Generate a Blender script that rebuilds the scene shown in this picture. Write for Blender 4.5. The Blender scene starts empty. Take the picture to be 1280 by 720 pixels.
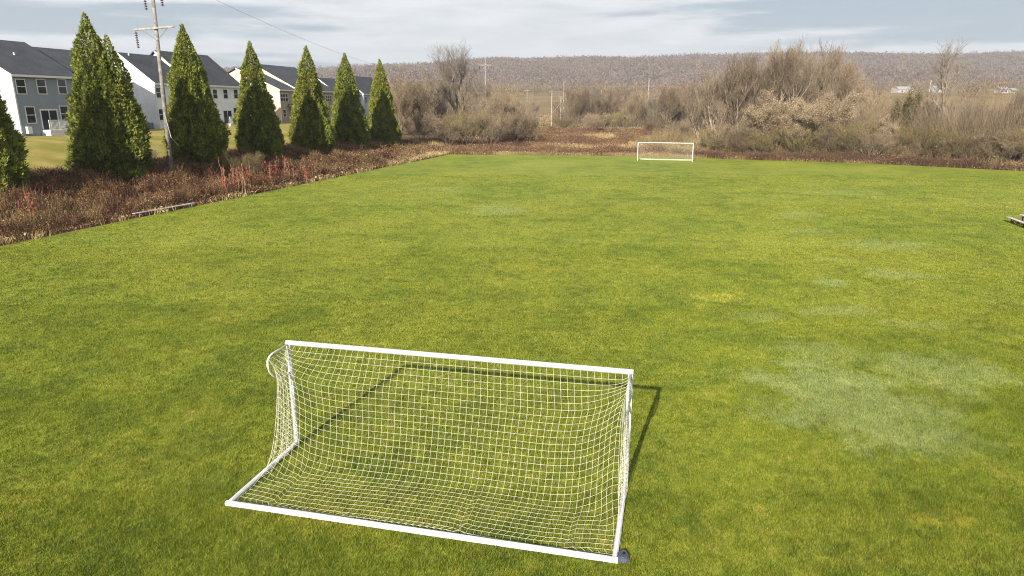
import bpy, bmesh, math, random
import numpy as np
from mathutils import Vector, Matrix, noise as mnoise

sc = bpy.context.scene
C = sc.collection
rng = np.random.default_rng(7)
random.seed(7)

# ------------------------------------------------------------------ camera model (also used to survey positions)
F, PITCH, CAMH = 850.3, 0.263, 7.407
cp, sp = math.cos(PITCH), math.sin(PITCH)

def at(px, py, Y):
    """world point at depth Y seen at photo pixel (px, py)"""
    u = (px - 640) / F; w = -(py - 360) / F
    d = (u, cp + w * sp, -sp + w * cp)
    return Vector((d[0] * Y / d[1], Y, d[2] * Y / d[1] + CAMH))

def gp(px, py, z=0.0):
    u = (px - 640) / F; w = -(py - 360) / F
    d = (u, cp + w * sp, -sp + w * cp)
    t = (z - CAMH) / d[2]
    return Vector((d[0] * t, d[1] * t, z))

def along(cx, cy, dx, dy, px, z):
    """distance along a vertical plane through (cx,cy) with direction (dx,dy) seen at column px"""
    k = (px - 640) / F
    return (k * (cy * cp - (z - CAMH) * sp) - cx) / (dx - k * dy * cp)

# ------------------------------------------------------------------ terrain
def sstep(a, b, x):
    t = np.clip((np.asarray(x, float) - a) / (b - a), 0, 1)
    return t * t * (3 - 2 * t)

def edge_x(y):
    return -27.75 + .252 * (np.asarray(y, float) - 36.18)

FAR = [(-400, 107.0), (-9.9, 107.0), (19.2, 103.6), (47.7, 89.4), (59.2, 79.4), (95.0, 48.0), (400, 48.0)]
def far_y(x):
    return np.interp(x, [p[0] for p in FAR], [p[1] for p in FAR])

def gz(x, y):
    x = np.asarray(x, float); y = np.asarray(y, float)
    d = edge_x(np.minimum(y, 150)) - x
    bank = 1.9 * sstep(0.6, 10, d) + 2.4 * sstep(9, 25, d)
    bank = bank * (1 - .75 * sstep(190, 330, y))
    r = np.hypot(x, y)
    far = np.interp(r, [0, 235, 330, 450, 700, 1000, 1400, 6000], [0, 0, 4.0, 12.0, 16.5, 24, 30, 30])
    far = far + sstep(250, 500, r) * 1.6 * np.sin(x * .013 + 1.1) * np.sin(y * .009 + .4)
    return bank + far

def gzf(x, y):
    return float(gz(x, y))

# ------------------------------------------------------------------ small helpers
def mesh_from(name, verts, faces_list):
    """faces_list: list of int arrays (n,k)"""
    me = bpy.data.meshes.new(name)
    verts = np.ascontiguousarray(verts, np.float32)
    me.vertices.add(len(verts)); me.vertices.foreach_set('co', verts.ravel())
    loops = np.concatenate([f.ravel() for f in faces_list]).astype(np.int32)
    tot = np.concatenate([np.full(len(f), f.shape[1], np.int32) for f in faces_list])
    start = np.concatenate([[0], np.cumsum(tot)[:-1]]).astype(np.int32)
    me.loops.add(len(loops)); me.loops.foreach_set('vertex_index', loops)
    me.polygons.add(len(tot)); me.polygons.foreach_set('loop_start', start)
    try:
        me.polygons.foreach_set('loop_total', tot)
    except Exception:
        pass
    me.update(calc_edges=True)
    me.validate()
    return me

def link(name, me, mat=None, parent=None, smooth=False):
    o = bpy.data.objects.new(name, me); C.objects.link(o)
    if mat is not None:
        if isinstance(mat, (list, tuple)):
            for m in mat: me.materials.append(m)
        else:
            me.materials.append(mat)
    if parent is not None: o.parent = parent
    if smooth:
        me.polygons.foreach_set('use_smooth', np.ones(len(me.polygons), bool))
    return o

def tag(o, label=None, cat=None, group=None, kind=None):
    if label: o['label'] = label
    if cat: o['category'] = cat
    if group: o['group'] = group
    if kind: o['kind'] = kind
    return o

def empty(name, loc, rz=0.0, label=None, cat=None, group=None):
    o = bpy.data.objects.new(name, None); C.objects.link(o)
    o.empty_display_size = .3
    o.location = loc; o.rotation_euler = (0, 0, rz)
    return tag(o, label, cat, group)

def dup(o, parent=None):
    c = o.copy(); C.objects.link(c)
    if parent is not None: c.parent = parent
    for ch in [q for q in bpy.data.objects if q.parent == o and q is not c]:
        dup(ch, c)
    return c

class MB:
    """collects boxes, bars and polygons into one mesh"""
    def __init__(s): s.v = []; s.f = []
    def add(s, verts, faces):
        b = len(s.v); s.v += [tuple(v) for v in verts]; s.f += [tuple(i + b for i in f) for f in faces]
    def box(s, x0, x1, y0, y1, z0, z1):
        s.add([(x0,y0,z0),(x1,y0,z0),(x1,y1,z0),(x0,y1,z0),(x0,y0,z1),(x1,y0,z1),(x1,y1,z1),(x0,y1,z1)],
              [(0,3,2,1),(4,5,6,7),(0,1,5,4),(1,2,6,5),(2,3,7,6),(3,0,4,7)])
    def tube(s, pts, r, n=8, cap=True, r2=None, flat=1.0):
        pts = [Vector(p) for p in pts]; rings = []
        m = len(pts)
        for i, p in enumerate(pts):
            t = (pts[min(i+1, m-1)] - pts[max(i-1, 0)]).normalized()
            a = t.orthogonal().normalized() if abs(t.z) > .95 else t.cross(Vector((0,0,1))).normalized()
            if i and (a.dot(pa) < 0): a = -a
            pa = a
            b = t.cross(a)
            rr = r if r2 is None else r + (r2 - r) * i / (m - 1)
            rings.append([p + (a * math.cos(q) + b * math.sin(q) * flat) * rr for q in [2*math.pi*k/n for k in range(n)]])
        V = [v for R in rings for v in R]; Fc = []
        for i in range(m - 1):
            for k in range(n):
                k2 = (k + 1) % n
                Fc.append((i*n+k, i*n+k2, (i+1)*n+k2, (i+1)*n+k))
        if cap:
            Fc.append(tuple(range(n))[::-1]); Fc.append(tuple((m-1)*n + k for k in range(n)))
        s.add(V, Fc)
    def bar(s, p0, p1, w, h, up=(0,0,1), bev=.2):
        """bevelled rectangular bar, w across, h along up"""
        p0 = Vector(p0); p1 = Vector(p1); t = (p1 - p0).normalized(); up = Vector(up)
        a = t.cross(up).normalized(); b = a.cross(t)
        e = bev * min(w, h)
        sec = [(-w/2+e,-h/2),(w/2-e,-h/2),(w/2,-h/2+e),(w/2,h/2-e),(w/2-e,h/2),(-w/2+e,h/2),(-w/2,h/2-e),(-w/2,-h/2+e)]
        V = [p + a*x + b*y for p in (p0, p1) for x, y in sec]
        Fc = [(k, (k+1) % 8, 8 + (k+1) % 8, 8 + k) for k in range(8)] + [tuple(range(8))[::-1], tuple(range(8, 16))]
        s.add(V, Fc)
    def build(s, name, mat=None, parent=None, smooth=False):
        me = bpy.data.meshes.new(name); me.from_pydata(s.v, [], s.f); me.update()
        bm = bmesh.new(); bm.from_mesh(me); bmesh.ops.recalc_face_normals(bm, faces=bm.faces); bm.to_mesh(me); bm.free()
        o = link(name, me, mat, parent, smooth)
        return o

# ------------------------------------------------------------------ node helper
class NB:
    def __init__(s, tree): s.t = tree
    def n(s, ty, **kw):
        q = s.t.nodes.new(ty)
        for k, v in kw.items(): setattr(q, k, v)
        return q
    def put(s, sock, v):
        if hasattr(v, 'is_output') or isinstance(v, bpy.types.NodeSocket): s.t.links.new(v, sock)
        else: sock.default_value = v
    def math(s, op, a, b=None, c=None, clamp=False):
        q = s.n('ShaderNodeMath', operation=op, use_clamp=clamp)
        s.put(q.inputs[0], a)
        if b is not None: s.put(q.inputs[1], b)
        if c is not None: s.put(q.inputs[2], c)
        return q.outputs[0]
    def vmath(s, op, a, b=None):
        q = s.n('ShaderNodeVectorMath', operation=op)
        s.put(q.inputs[0], a)
        if b is not None: s.put(q.inputs[1], b)
        return q.outputs[0]
    def noise(s, vec, scale, detail=3, rough=.55, dist=0.0, dim='3D'):
        q = s.n('ShaderNodeTexNoise', noise_dimensions=dim)
        s.put(q.inputs['Vector'], vec); q.inputs['Scale'].default_value = scale
        q.inputs['Detail'].default_value = detail; q.inputs['Roughness'].default_value = rough
        q.inputs['Distortion'].default_value = dist
        return q.outputs['Fac']
    def ramp(s, fac, a, b):
        q = s.n('ShaderNodeMapRange', interpolation_type='SMOOTHSTEP')
        s.put(q.inputs[0], fac); s.put(q.inputs[1], a); s.put(q.inputs[2], b)
        return q.outputs[0]
    def mix(s, fac, a, b, blend='MIX'):
        q = s.n('ShaderNodeMix', data_type='RGBA', blend_type=blend)
        s.put(q.inputs[0], fac)
        for i, v in ((6, a), (7, b)):
            if isinstance(v, tuple): q.inputs[i].default_value = (*v[:3], 1)
            else: s.put(q.inputs[i], v)
        return q.outputs[2]
    def pos(s): return s.n('ShaderNodeNewGeometry').outputs['Position']
    def island(s): return s.n('ShaderNodeNewGeometry').outputs['Random Per Island']
    def sep(s, v):
        q = s.n('ShaderNodeSeparateXYZ'); s.put(q.inputs[0], v); return q.outputs
    def comb(s, x, y, z):
        q = s.n('ShaderNodeCombineXYZ')
        for i, v in enumerate((x, y, z)): s.put(q.inputs[i], v)
        return q.outputs[0]

def newmat(name, rough=.8, spec=.3):
    m = bpy.data.materials.new(name); m.use_nodes = True
    b = m.node_tree.nodes['Principled BSDF']
    b.inputs['Roughness'].default_value = rough
    b.inputs['Specular IOR Level'].default_value = spec
    return m, NB(m.node_tree), b

def simple(name, col, rough=.7, spec=.3, metal=0.0, var=.15, scale=3.0, bump=0.0, bscale=30.0, col2=None):
    m, nb, b = newmat(name, rough, spec)
    b.inputs['Metallic'].default_value = metal
    tc = nb.n('ShaderNodeTexCoord').outputs['Object']
    f = nb.noise(tc, scale, 5, .6)
    c2 = col2 or tuple(c * (1 - var * 2) for c in col)
    c = nb.mix(nb.ramp(f, .3, .7), c2, tuple(min(1, x * (1 + var * .5)) for x in col))
    nb.put(b.inputs['Base Color'], c)
    if bump:
        q = nb.n('ShaderNodeBump'); q.inputs['Strength'].default_value = bump; q.inputs['Distance'].default_value = .02
        nb.put(q.inputs['Height'], nb.noise(tc, bscale, 4)); nb.put(b.inputs['Normal'], q.outputs[0])
    return m

def foliage(name, cols, scale=.6, rough=.7, trans=0.0, spread=.5, spec=.2, objrand=.25):
    """cols: list of 3 base colours mixed by world noise and per-leaf random"""
    m, nb, b = newmat(name, rough, spec)
    p = nb.pos()
    a = nb.noise(p, scale, 3, .6)
    r = nb.island()
    oi = nb.n('ShaderNodeObjectInfo').outputs['Random']
    f = nb.math('ADD', nb.math('MULTIPLY', nb.math('SUBTRACT', r, .5), spread), a)
    f = nb.math('ADD', f, nb.math('MULTIPLY', nb.math('SUBTRACT', oi, .5), objrand))
    c = nb.mix(nb.ramp(f, .25, .52), cols[0], cols[1])
    c = nb.mix(nb.ramp(f, .5, .8), c, cols[2])
    nb.put(b.inputs['Base Color'], c)
    if trans:
        tr = nb.n('ShaderNodeBsdfTranslucent'); nb.put(tr.inputs['Color'], c)
        ms = nb.n('ShaderNodeMixShader'); ms.inputs[0].default_value = trans
        nb.t.links.new(b.outputs[0], ms.inputs[1]); nb.t.links.new(tr.outputs[0], ms.inputs[2])
        nb.t.links.new(ms.outputs[0], nb.t.nodes['Material Output'].inputs['Surface'])
    return m

# ------------------------------------------------------------------ lawn colour shared by the sheet and the blades
PALE = [  # centre (x, y), radii, strength - worn, dusty pale patches of turf
    (8.9, 16.4, 2.2, 2.9, 1.0), (12.3, 18.2, 1.6, 1.6, .8), (9.6, 19.8, 1.5, 1.1, .5), (9.6, 14.3, 1.3, 1.2, .55),
    (13.83, 28.4, .75, .75, .9), (17.5, 29.8, 1.6, .9, .7), (-1.17, 49.6, 2.2, 2.4, .6), (12.0, 24.2, 1.6, .7, .6),
    (20.5, 36.5, 2.4, 1.6, .5), (14.0, 22.6, 1.3, .7, .5), (9.0, 23.5, 1.1, .6, .4), (29, 60, 4, 2.0, .35),
    (20, 47, 1.6, 1.6, .45), (16, 32.8, 1.0, .6, .45), (-6, 62, 3, 2, .3), (24, 26, 2, 1.2, .35), (18, 41, 1.8, 1, .4)]
YELLOW = [(8.1, 26.0, .9, .5, .8), (7.4, 24.9, .5, .4, .5), (8.05, 11.0, .7, .22, .8), (-3.2, 11.3, 2.0, .8, .35), (1, 31, 2.2, .7, .3), (2.3, 41, 2.5, 1.2, .3)]

def lawn_group():
    g = bpy.data.node_groups.new('lawn_colour', 'ShaderNodeTree')
    g.interface.new_socket('Color', in_out='OUTPUT', socket_type='NodeSocketColor')
    g.interface.new_socket('Pale', in_out='OUTPUT', socket_type='NodeSocketFloat')
    nb = NB(g)
    p = nb.sep(nb.pos())
    p2 = nb.comb(p[0], p[1], 0.0)
    big = nb.noise(p2, .09, 4, .6, .6)
    mid = nb.noise(p2, .55, 4, .62, .4)
    sml = nb.noise(p2, 2.6, 4, .65, .3)
    tiny = nb.noise(p2, 14, 2, .6)
    deep, base, yel, straw, pale = (.100, .138, .013), (.158, .196, .017), (.238, .252, .032), (.31, .27, .060), (.265, .315, .125)
    c = nb.mix(nb.ramp(mid, .34, .62), deep, base)
    c = nb.mix(nb.math('MULTIPLY', nb.ramp(nb.math('ADD', nb.math('MULTIPLY', big, .5), nb.math('MULTIPLY', sml, .5)), .42, .66), .85), c, yel)
    c = nb.mix(nb.math('MULTIPLY', nb.ramp(nb.math('ADD', nb.math('MULTIPLY', mid, .5), nb.math('MULTIPLY', sml, .5)), .56, .68), .5), c, straw)
    c = nb.mix(nb.math('MULTIPLY', nb.ramp(tiny, .50, .75), .3), c, (.14, .17, .02))
    w1 = nb.math('MULTIPLY', nb.math('SUBTRACT', nb.noise(p2, .75, 5, .65), .5), 3.2)
    def blobs(lst):
        acc = None
        for (x, y, rx, ry, s) in lst:
            dx = nb.math('DIVIDE', nb.math('SUBTRACT', p[0], x), rx); dy = nb.math('DIVIDE', nb.math('SUBTRACT', p[1], y), ry)
            d = nb.math('SQRT', nb.math('ADD', nb.math('MULTIPLY', dx, dx), nb.math('MULTIPLY', dy, dy)))
            d = nb.math('ADD', d, w1)
            v = nb.math('MULTIPLY', nb.math('SUBTRACT', 1.0, nb.ramp(d, .45, 1.35)), s)
            acc = v if acc is None else nb.math('MAXIMUM', acc, v)
        return acc
    pl = nb.math('MULTIPLY', blobs(PALE), nb.math('ADD', .55, nb.math('MULTIPLY', sml, .7)), clamp=True)
    c = nb.mix(nb.math('MULTIPLY', pl, .58), c, pale)
    c = nb.mix(nb.math('MULTIPLY', blobs(YELLOW), nb.ramp(sml, .3, .6)), c, (.30, .28, .035))
    out = nb.n('NodeGroupOutput')
    nb.put(out.inputs[0], c); nb.put(out.inputs[1], pl)
    return g
LAWN = lawn_group()

def lawn_mat(name, blades):
    m, nb, b = newmat(name, .75, .15)
    g = nb.n('ShaderNodeGroup'); g.node_tree = LAWN
    c = g.outputs[0]
    if blades:
        r = nb.island()
        c = nb.mix(nb.ramp(r, 0, 1), nb.mix(1.0, c, (.50, .54, .38), 'MULTIPLY'), nb.mix(1.0, c, (1.55, 1.45, 1.7), 'MULTIPLY'))
        c = nb.mix(nb.math('MULTIPLY', nb.ramp(r, .9, .97), .6), c, (.26, .21, .06))
        nb.put(b.inputs['Base Color'], c)
        tr = nb.n('ShaderNodeBsdfTranslucent'); nb.put(tr.inputs['Color'], c)
        ms = nb.n('ShaderNodeMixShader'); ms.inputs[0].default_value = .35
        nb.t.links.new(b.outputs[0], ms.inputs[1]); nb.t.links.new(tr.outputs[0], ms.inputs[2])
        nb.t.links.new(ms.outputs[0], nb.t.nodes['Material Output'].inputs['Surface'])
    else:
        p = nb.sep(nb.pos()); p2 = nb.comb(p[0], p[1], 0.0)
        f1 = nb.noise(p2, 9, 5, .75); f2 = nb.noise(p2, 2.2, 6, .75, .5)
        v = nb.math('ADD', nb.math('MULTIPLY', f1, .6), nb.math('MULTIPLY', f2, .4))
        c = nb.mix(nb.ramp(v, .34, .66), nb.mix(1.0, c, (.70, .74, .62), 'MULTIPLY'), nb.mix(1.0, c, (1.3, 1.22, 1.35), 'MULTIPLY'))
        nb.put(b.inputs['Base Color'], c)
        q = nb.n('ShaderNodeBump'); q.inputs['Strength'].default_value = .6; q.inputs['Distance'].default_value = .053
        nb.put(q.inputs['Height'], v); nb.put(b.inputs['Normal'], q.outputs[0])
    return m
M_LAWN = lawn_mat('turf', False)
M_BLADE = lawn_mat('grass_blade', True)

# ------------------------------------------------------------------ materials
M_WHITE = simple('white_powder_coat', (.56, .56, .55), .4, .5, var=.10, scale=6)
M_NET = simple('net_cord', (.62, .61, .47), .8, .2, var=.10, scale=40)
M_WEIGHT = simple('grey_rubber', (.065, .075, .10), .7, .3, var=.15, scale=8, bump=.4)
M_HOLE = simple('black_hole_shade', (.012, .012, .014), .8, .2)
M_ALU = simple('worn_aluminium', (.55, .55, .54), .5, .5, metal=.3, var=.18, scale=5)
M_WOODRED = simple('weathered_red_wood', (.20, .085, .055), .85, .2, var=.3, scale=6)
M_POLE = simple('weathered_pole_wood', (.235, .215, .19), .9, .15, var=.25, scale=4, bump=.5)
M_POLEPALE = simple('pale_pole_wood', (.32, .295, .25), .9, .15, var=.2, scale=3)
M_INSUL = simple('dark_insulator', (.05, .022, .02), .3, .5)
M_WIRE = simple('wire', (.20, .20, .21), .5, .3)
M_SIDING_GREY = None

def siding(name, col):
    m, nb, b = newmat(name, .6, .3)
    tc = nb.sep(nb.n('ShaderNodeTexCoord').outputs['Object'])
    w = nb.math('FRACT', nb.math('DIVIDE', tc[2], .18))
    n_ = nb.noise(nb.comb(tc[0], tc[1], tc[2]), .7, 4)
    c = nb.mix(nb.ramp(n_, .3, .7), tuple(x * .9 for x in col), tuple(min(1, x * 1.05) for x in col))
    nb.put(b.inputs['Base Color'], c)
    q = nb.n('ShaderNodeBump'); q.inputs['Strength'].default_value = .8; q.inputs['Distance'].default_value = .03
    nb.put(q.inputs['Height'], nb.math('SUBTRACT', 1.0, w)); nb.put(b.inputs['Normal'], q.outputs[0])
    return m
S_GREY = siding('slate_grey_siding', (.215, .245, .28))
S_WHITE = siding('white_siding', (.70, .71, .73))
S_LGREY = siding('light_grey_siding', (.36, .38, .40))
S_TAN = siding('tan_siding', (.52, .42, .32))
S_BEIGE = siding('taupe_siding', (.30, .26, .22))
S_BLUE = siding('blue_grey_siding', (.30, .35, .41))
M_TRIM = simple('white_trim', (.68, .68, .68), .5, .3, var=.03)
M_CREAM = simple('cream_trim', (.72, .66, .55), .5, .3, var=.03)
def shingle():
    m, nb, b = newmat('charcoal_shingles', .9, .2)
    tc = nb.n('ShaderNodeTexCoord').outputs['Object']
    br = nb.n('ShaderNodeTexBrick'); nb.put(br.inputs['Vector'], nb.vmath('MULTIPLY', tc, (1, 1.2, 1)))
    br.inputs['Color1'].default_value = (.040, .045, .054, 1); br.inputs['Color2'].default_value = (.062, .068, .078, 1)
    br.inputs['Mortar'].default_value = (.024, .026, .03, 1); br.inputs['Scale'].default_value = 2.2
    br.inputs['Mortar Size'].default_value = .03
    n_ = nb.noise(tc, .6, 4)
    nb.put(b.inputs['Base Color'], nb.mix(nb.math('MULTIPLY', nb.ramp(n_, .3, .7), .5), br.outputs['Color'], (.075, .08, .09)))
    return m
M_ROOF = shingle()
M_GLASS, _nb, _b = newmat('window_glass', .08, .6)
_b.inputs['Base Color'].default_value = (.018, .024, .032, 1)
M_CONC = simple('pale_concrete', (.36, .35, .33), .9, .2, var=.1, scale=2)
M_BOX = simple('grey_metal_cabinet', (.16, .18, .19), .6, .3, var=.08)

M_CONIFER = foliage('arborvitae_foliage', [(.078, .104, .020), (.180, .204, .034), (.28, .275, .050)], scale=1.3, trans=.25, spread=.55, objrand=.12)
M_BARK = simple('grey_brown_bark', (.175, .145, .11), .9, .15, var=.25, scale=2.5)
M_PALEBARK = simple('pale_bark', (.33, .285, .225), .9, .15, var=.2, scale=2.5)
M_TWIG = foliage('brown_twigs', [(.095, .070, .046), (.215, .163, .108), (.36, .28, .18)], scale=.35, spread=.8, objrand=.5)
M_TWIGRED = foliage('reddish_twigs', [(.085, .062, .044), (.190, .146, .102), (.33, .265, .19)], scale=.3, spread=.8, objrand=.4)
M_TWIGGREY = foliage('grey_twigs', [(.145, .122, .096), (.22, .185, .145), (.30, .25, .19)], scale=.3, spread=.4, objrand=.3)
M_TANLEAF = foliage('tan_dry_leaves', [(.22, .165, .105), (.34, .265, .175), (.47, .375, .26)], scale=.7, trans=.15, spread=.6, objrand=.2)
M_IVY = foliage('dark_ivy_leaves', [(.070, .062, .028), (.125, .110, .050), (.20, .165, .08)], scale=.8, trans=.1, spread=.6, objrand=.2)
M_OLIVE = foliage('olive_shrub', [(.085, .068, .030), (.200, .160, .072), (.33, .26, .125)], scale=.6, spread=.8, objrand=.5)
M_BRAMBLE = foliage('bramble', [(.050, .024, .016), (.160, .076, .042), (.33, .21, .095)], scale=.55, spread=.9, trans=.1)
M_WEED = foliage('olive_tan_weeds', [(.085, .070, .028), (.20, .145, .060), (.36, .27, .13)], scale=.5, spread=.8, trans=.1)
M_REDBRUSH = foliage('red_brown_brush', [(.085, .046, .028), (.165, .094, .054), (.27, .18, .095)], scale=.12, spread=.55, trans=.1)
M_DARKBRUSH = foliage('dark_brown_brush', [(.040, .024, .018), (.085, .050, .034), (.15, .095, .055)], scale=.3, spread=.55, trans=.1)
M_DRY = foliage('dry_grass', [(.20, .140, .065), (.34, .255, .125), (.48, .375, .20)], scale=.3, spread=.6, trans=.15)
M_RED = foliage('scarlet_leaves', [(.16, .034, .022), (.26, .055, .036), (.30, .11, .06)], scale=2, spread=.7, trans=.15)
M_FARWOOD = foliage('distant_bare_wood', [(.115, .085, .055), (.19, .142, .09), (.26, .195, .12)], scale=.02, spread=.6)
M_HILLWOOD = foliage('hillside_bare_wood', [(.112, .076, .055), (.145, .100, .072), (.19, .128, .088)], scale=.02, spread=.5)

# ------------------------------------------------------------------ world, sun, camera
SUN_EL, SUN_AZ_SHADOW = math.radians(25.5), math.radians(19.5)   # shadows fall toward +x+y
sun_dir = Vector((-math.sin(SUN_AZ_SHADOW) * math.cos(SUN_EL), -math.cos(SUN_AZ_SHADOW) * math.cos(SUN_EL), math.sin(SUN_EL)))
w = bpy.data.worlds.new('World'); sc.world = w; w.use_nodes = True
nb = NB(w.node_tree)
bg = w.node_tree.nodes['Background']
sky = nb.n('ShaderNodeTexSky', sky_type='NISHITA'); sky.sun_disc = False
sky.sun_elevation = SUN_EL; sky.sun_rotation = math.atan2(sun_dir.x, sun_dir.y); sky.air_density = 1.0; sky.dust_density = 1.2
dirv = nb.n('ShaderNodeTexCoord').outputs['Generated']
d = nb.sep(dirv)
az = nb.math('ARCTAN2', d[0], d[1]); el = nb.math('ARCSINE', d[2])
elc = nb.math('MAXIMUM', el, 0.0)
# long low stratus: stretched noise in azimuth/elevation
vec = nb.comb(nb.math('MULTIPLY', az, 2.2), nb.math('MULTIPLY', nb.math('POWER', nb.math('ADD', elc, .01), .7), 15.0), 3.7)
n1 = nb.noise(vec, 1.6, 6, .55, .5)
n2 = nb.noise(nb.comb(nb.math('MULTIPLY', az, 6), nb.math('MULTIPLY', elc, 46), 1.3), 1.4, 6, .6, .3)
cl = nb.math('ADD', nb.math('MULTIPLY', n1, .55), nb.math('MULTIPLY', n2, .45))
def band(a0, e0, sa, se):
    x = nb.math('DIVIDE', nb.math('SUBTRACT', az, math.radians(a0)), math.radians(sa))
    y = nb.math('DIVIDE', nb.math('SUBTRACT', el, math.radians(e0)), math.radians(se))
    return nb.math('EXPONENT', nb.math('MULTIPLY', nb.math('ADD', nb.math('MULTIPLY', x, x), nb.math('MULTIPLY', y, y)), -1.0))
def bands(lst):
    acc = None
    for a, b_, c_, e_, s_ in lst:
        v = nb.math('MULTIPLY', band(a, b_, c_, e_), s_ * 1.5)
        acc = v if acc is None else nb.math('ADD', acc, v)
    return acc
dark = bands([(-34, 5.3, 8, .8, .34), (-27, 2.9, 13, .40, .24), (-21, 6.6, 7, .45, .14), (-15, 5.6, 4, .3, .12), (-19, 3.6, 4, .25, .14), (28, 6.1, 9, .75, .34), (35, 4.6, 7, .6, .24), (20, 7.2, 6, .4, .16), (9, 6.8, 3.5, .28, .14), (-9, 2.9, 9, .22, .16), (16, 5.4, 3, .3, .12)])
lite = bands([(0, 5.5, 13, 3, .16), (-31, 7.4, 9, .5, .22), (31, 3.4, 9, .35, .2), (-12, 3.4, 8, .3, .12), (-27, 4.1, 9, .4, .14)])
cv = nb.math('ADD', nb.math('SUBTRACT', cl, dark), lite)
cov = nb.ramp(cv, .30, .56)
gapcol = nb.mix(.85, sky.outputs[0], (3.3, 3.8, 4.4))
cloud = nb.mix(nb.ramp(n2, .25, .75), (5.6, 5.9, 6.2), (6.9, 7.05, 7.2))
col = nb.mix(cov, gapcol, cloud)
lowhaze = nb.math('SUBTRACT', 1.0, nb.ramp(el, .0, .035))
# overhead, out of view: broken cloud brightened to add fill light, blue between
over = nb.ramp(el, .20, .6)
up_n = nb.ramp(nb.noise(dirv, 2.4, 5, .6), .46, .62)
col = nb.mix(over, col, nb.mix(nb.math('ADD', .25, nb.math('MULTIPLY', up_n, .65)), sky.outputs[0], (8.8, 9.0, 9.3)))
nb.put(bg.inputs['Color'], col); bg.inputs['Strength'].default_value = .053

sl = bpy.data.lights.new('sun', 'SUN'); sl.energy = 4.1; sl.angle = math.radians(.6); sl.color = (1.0, .92, .80)
so = bpy.data.objects.new('sun', sl); C.objects.link(so); so.rotation_euler = sun_dir.to_track_quat('Z', 'Y').to_euler()
so.location = (-30, -60, 60)

cam = bpy.data.cameras.new('camera'); co = bpy.data.objects.new('camera', cam); C.objects.link(co)
cam.sensor_width = 36; cam.lens = F * 36 / 1280; cam.clip_start = .1; cam.clip_end = 20000
co.location = (0, 0, CAMH); co.rotation_euler = (math.pi / 2 - PITCH, 0, 0)
sc.camera = co
sc.view_settings.view_transform = 'Standard'; sc.view_settings.look = 'None'; sc.view_settings.exposure = 1.34; sc.view_settings.gamma = 1
sc.view_settings.use_curve_mapping = False
try:
    sc.cycles.use_denoising = True; sc.cycles.denoiser = 'OPENIMAGEDENOISE'; sc.cycles.denoising_input_passes = 'RGB_ALBEDO_NORMAL'; sc.cycles.denoising_prefilter = 'NONE'
    sc.cycles.max_bounces = 6; sc.cycles.diffuse_bounces = 3; sc.cycles.glossy_bounces = 2; sc.cycles.transparent_max_bounces = 4; sc.cycles.volume_bounces = 0
    sc.cycles.use_adaptive_sampling = False; sc.cycles.pixel_filter_type = 'BLACKMAN_HARRIS'; sc.cycles.filter_width = 1.1
except Exception:
    pass

# ------------------------------------------------------------------ ground sheet and playing field
def ground():
    m, nb, b = newmat('rough_ground', .95, .1)
    p = nb.sep(nb.pos()); p2 = nb.comb(p[0], p[1], 0.0)
    # soil and litter near the brush, mown lawn by the houses, dull stubble and pasture far off
    n_ = nb.noise(p2, .35, 5, .6); n2 = nb.noise(p2, .02, 4, .55); n3 = nb.noise(p2, 5, 4, .7)
    brown = nb.mix(nb.ramp(n_, .3, .7), (.060, .036, .022), (.14, .092, .048))
    brown = nb.mix(nb.math('MULTIPLY', nb.ramp(n3, .4, .7), .4), brown, (.20, .14, .075))
    lawn = nb.mix(nb.ramp(n_, .35, .68), (.165, .155, .030), (.30, .235, .075))
    dd = nb.math('SUBTRACT', nb.math('ADD', nb.math('MULTIPLY', nb.math('SUBTRACT', p[1], 36.18), .252), -27.75), p[0])
    f = nb.math('MULTIPLY', nb.ramp(nb.math('ADD', dd, nb.math('MULTIPLY', n_, 2)), nb.math('ADD', 12.2, nb.math('MAXIMUM', nb.math('MULTIPLY', nb.math('SUBTRACT', p[1], 98), .55), 0.0)), nb.math('ADD', 13.8, nb.math('MAXIMUM', nb.math('MULTIPLY', nb.math('SUBTRACT', p[1], 98), .55), 0.0))), nb.math('SUBTRACT', 1.0, nb.ramp(p[1], 180, 220)))
    c = nb.mix(f, brown, lawn)
    past = nb.mix(nb.ramp(n2, .36, .62), (.22, .155, .08), (.15, .112, .055))
    past = nb.mix(nb.math('MULTIPLY', nb.ramp(n3, .35, .7), .25), past, (.30, .24, .14))
    c = nb.mix(nb.ramp(p[1], 200, 260), c, past)
    nb.put(b.inputs['Base Color'], c)
    ys = np.concatenate([np.arange(-60, 130, 2.0), np.arange(130, 260, 5.0), np.geomspace(260, 1900, 46)])
    xs = np.concatenate([-np.geomspace(120, 2600, 24)[::-1], np.arange(-116, 116, 2.0), np.geomspace(118, 2600, 24)])
    X, Y = np.meshgrid(xs, ys); Z = gz(X, Y) - .02
    n_x, n_y = len(xs), len(ys)
    idx = np.arange(n_x * n_y).reshape(n_y, n_x)
    f = np.stack([idx[:-1, :-1], idx[:-1, 1:], idx[1:, 1:], idx[1:, :-1]], -1).reshape(-1, 4)
    o = link('ground', mesh_from('ground', np.stack([X, Y, Z], -1).reshape(-1, 3), [f]), m, smooth=True)
    tag(o, kind='structure')
ground()

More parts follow.
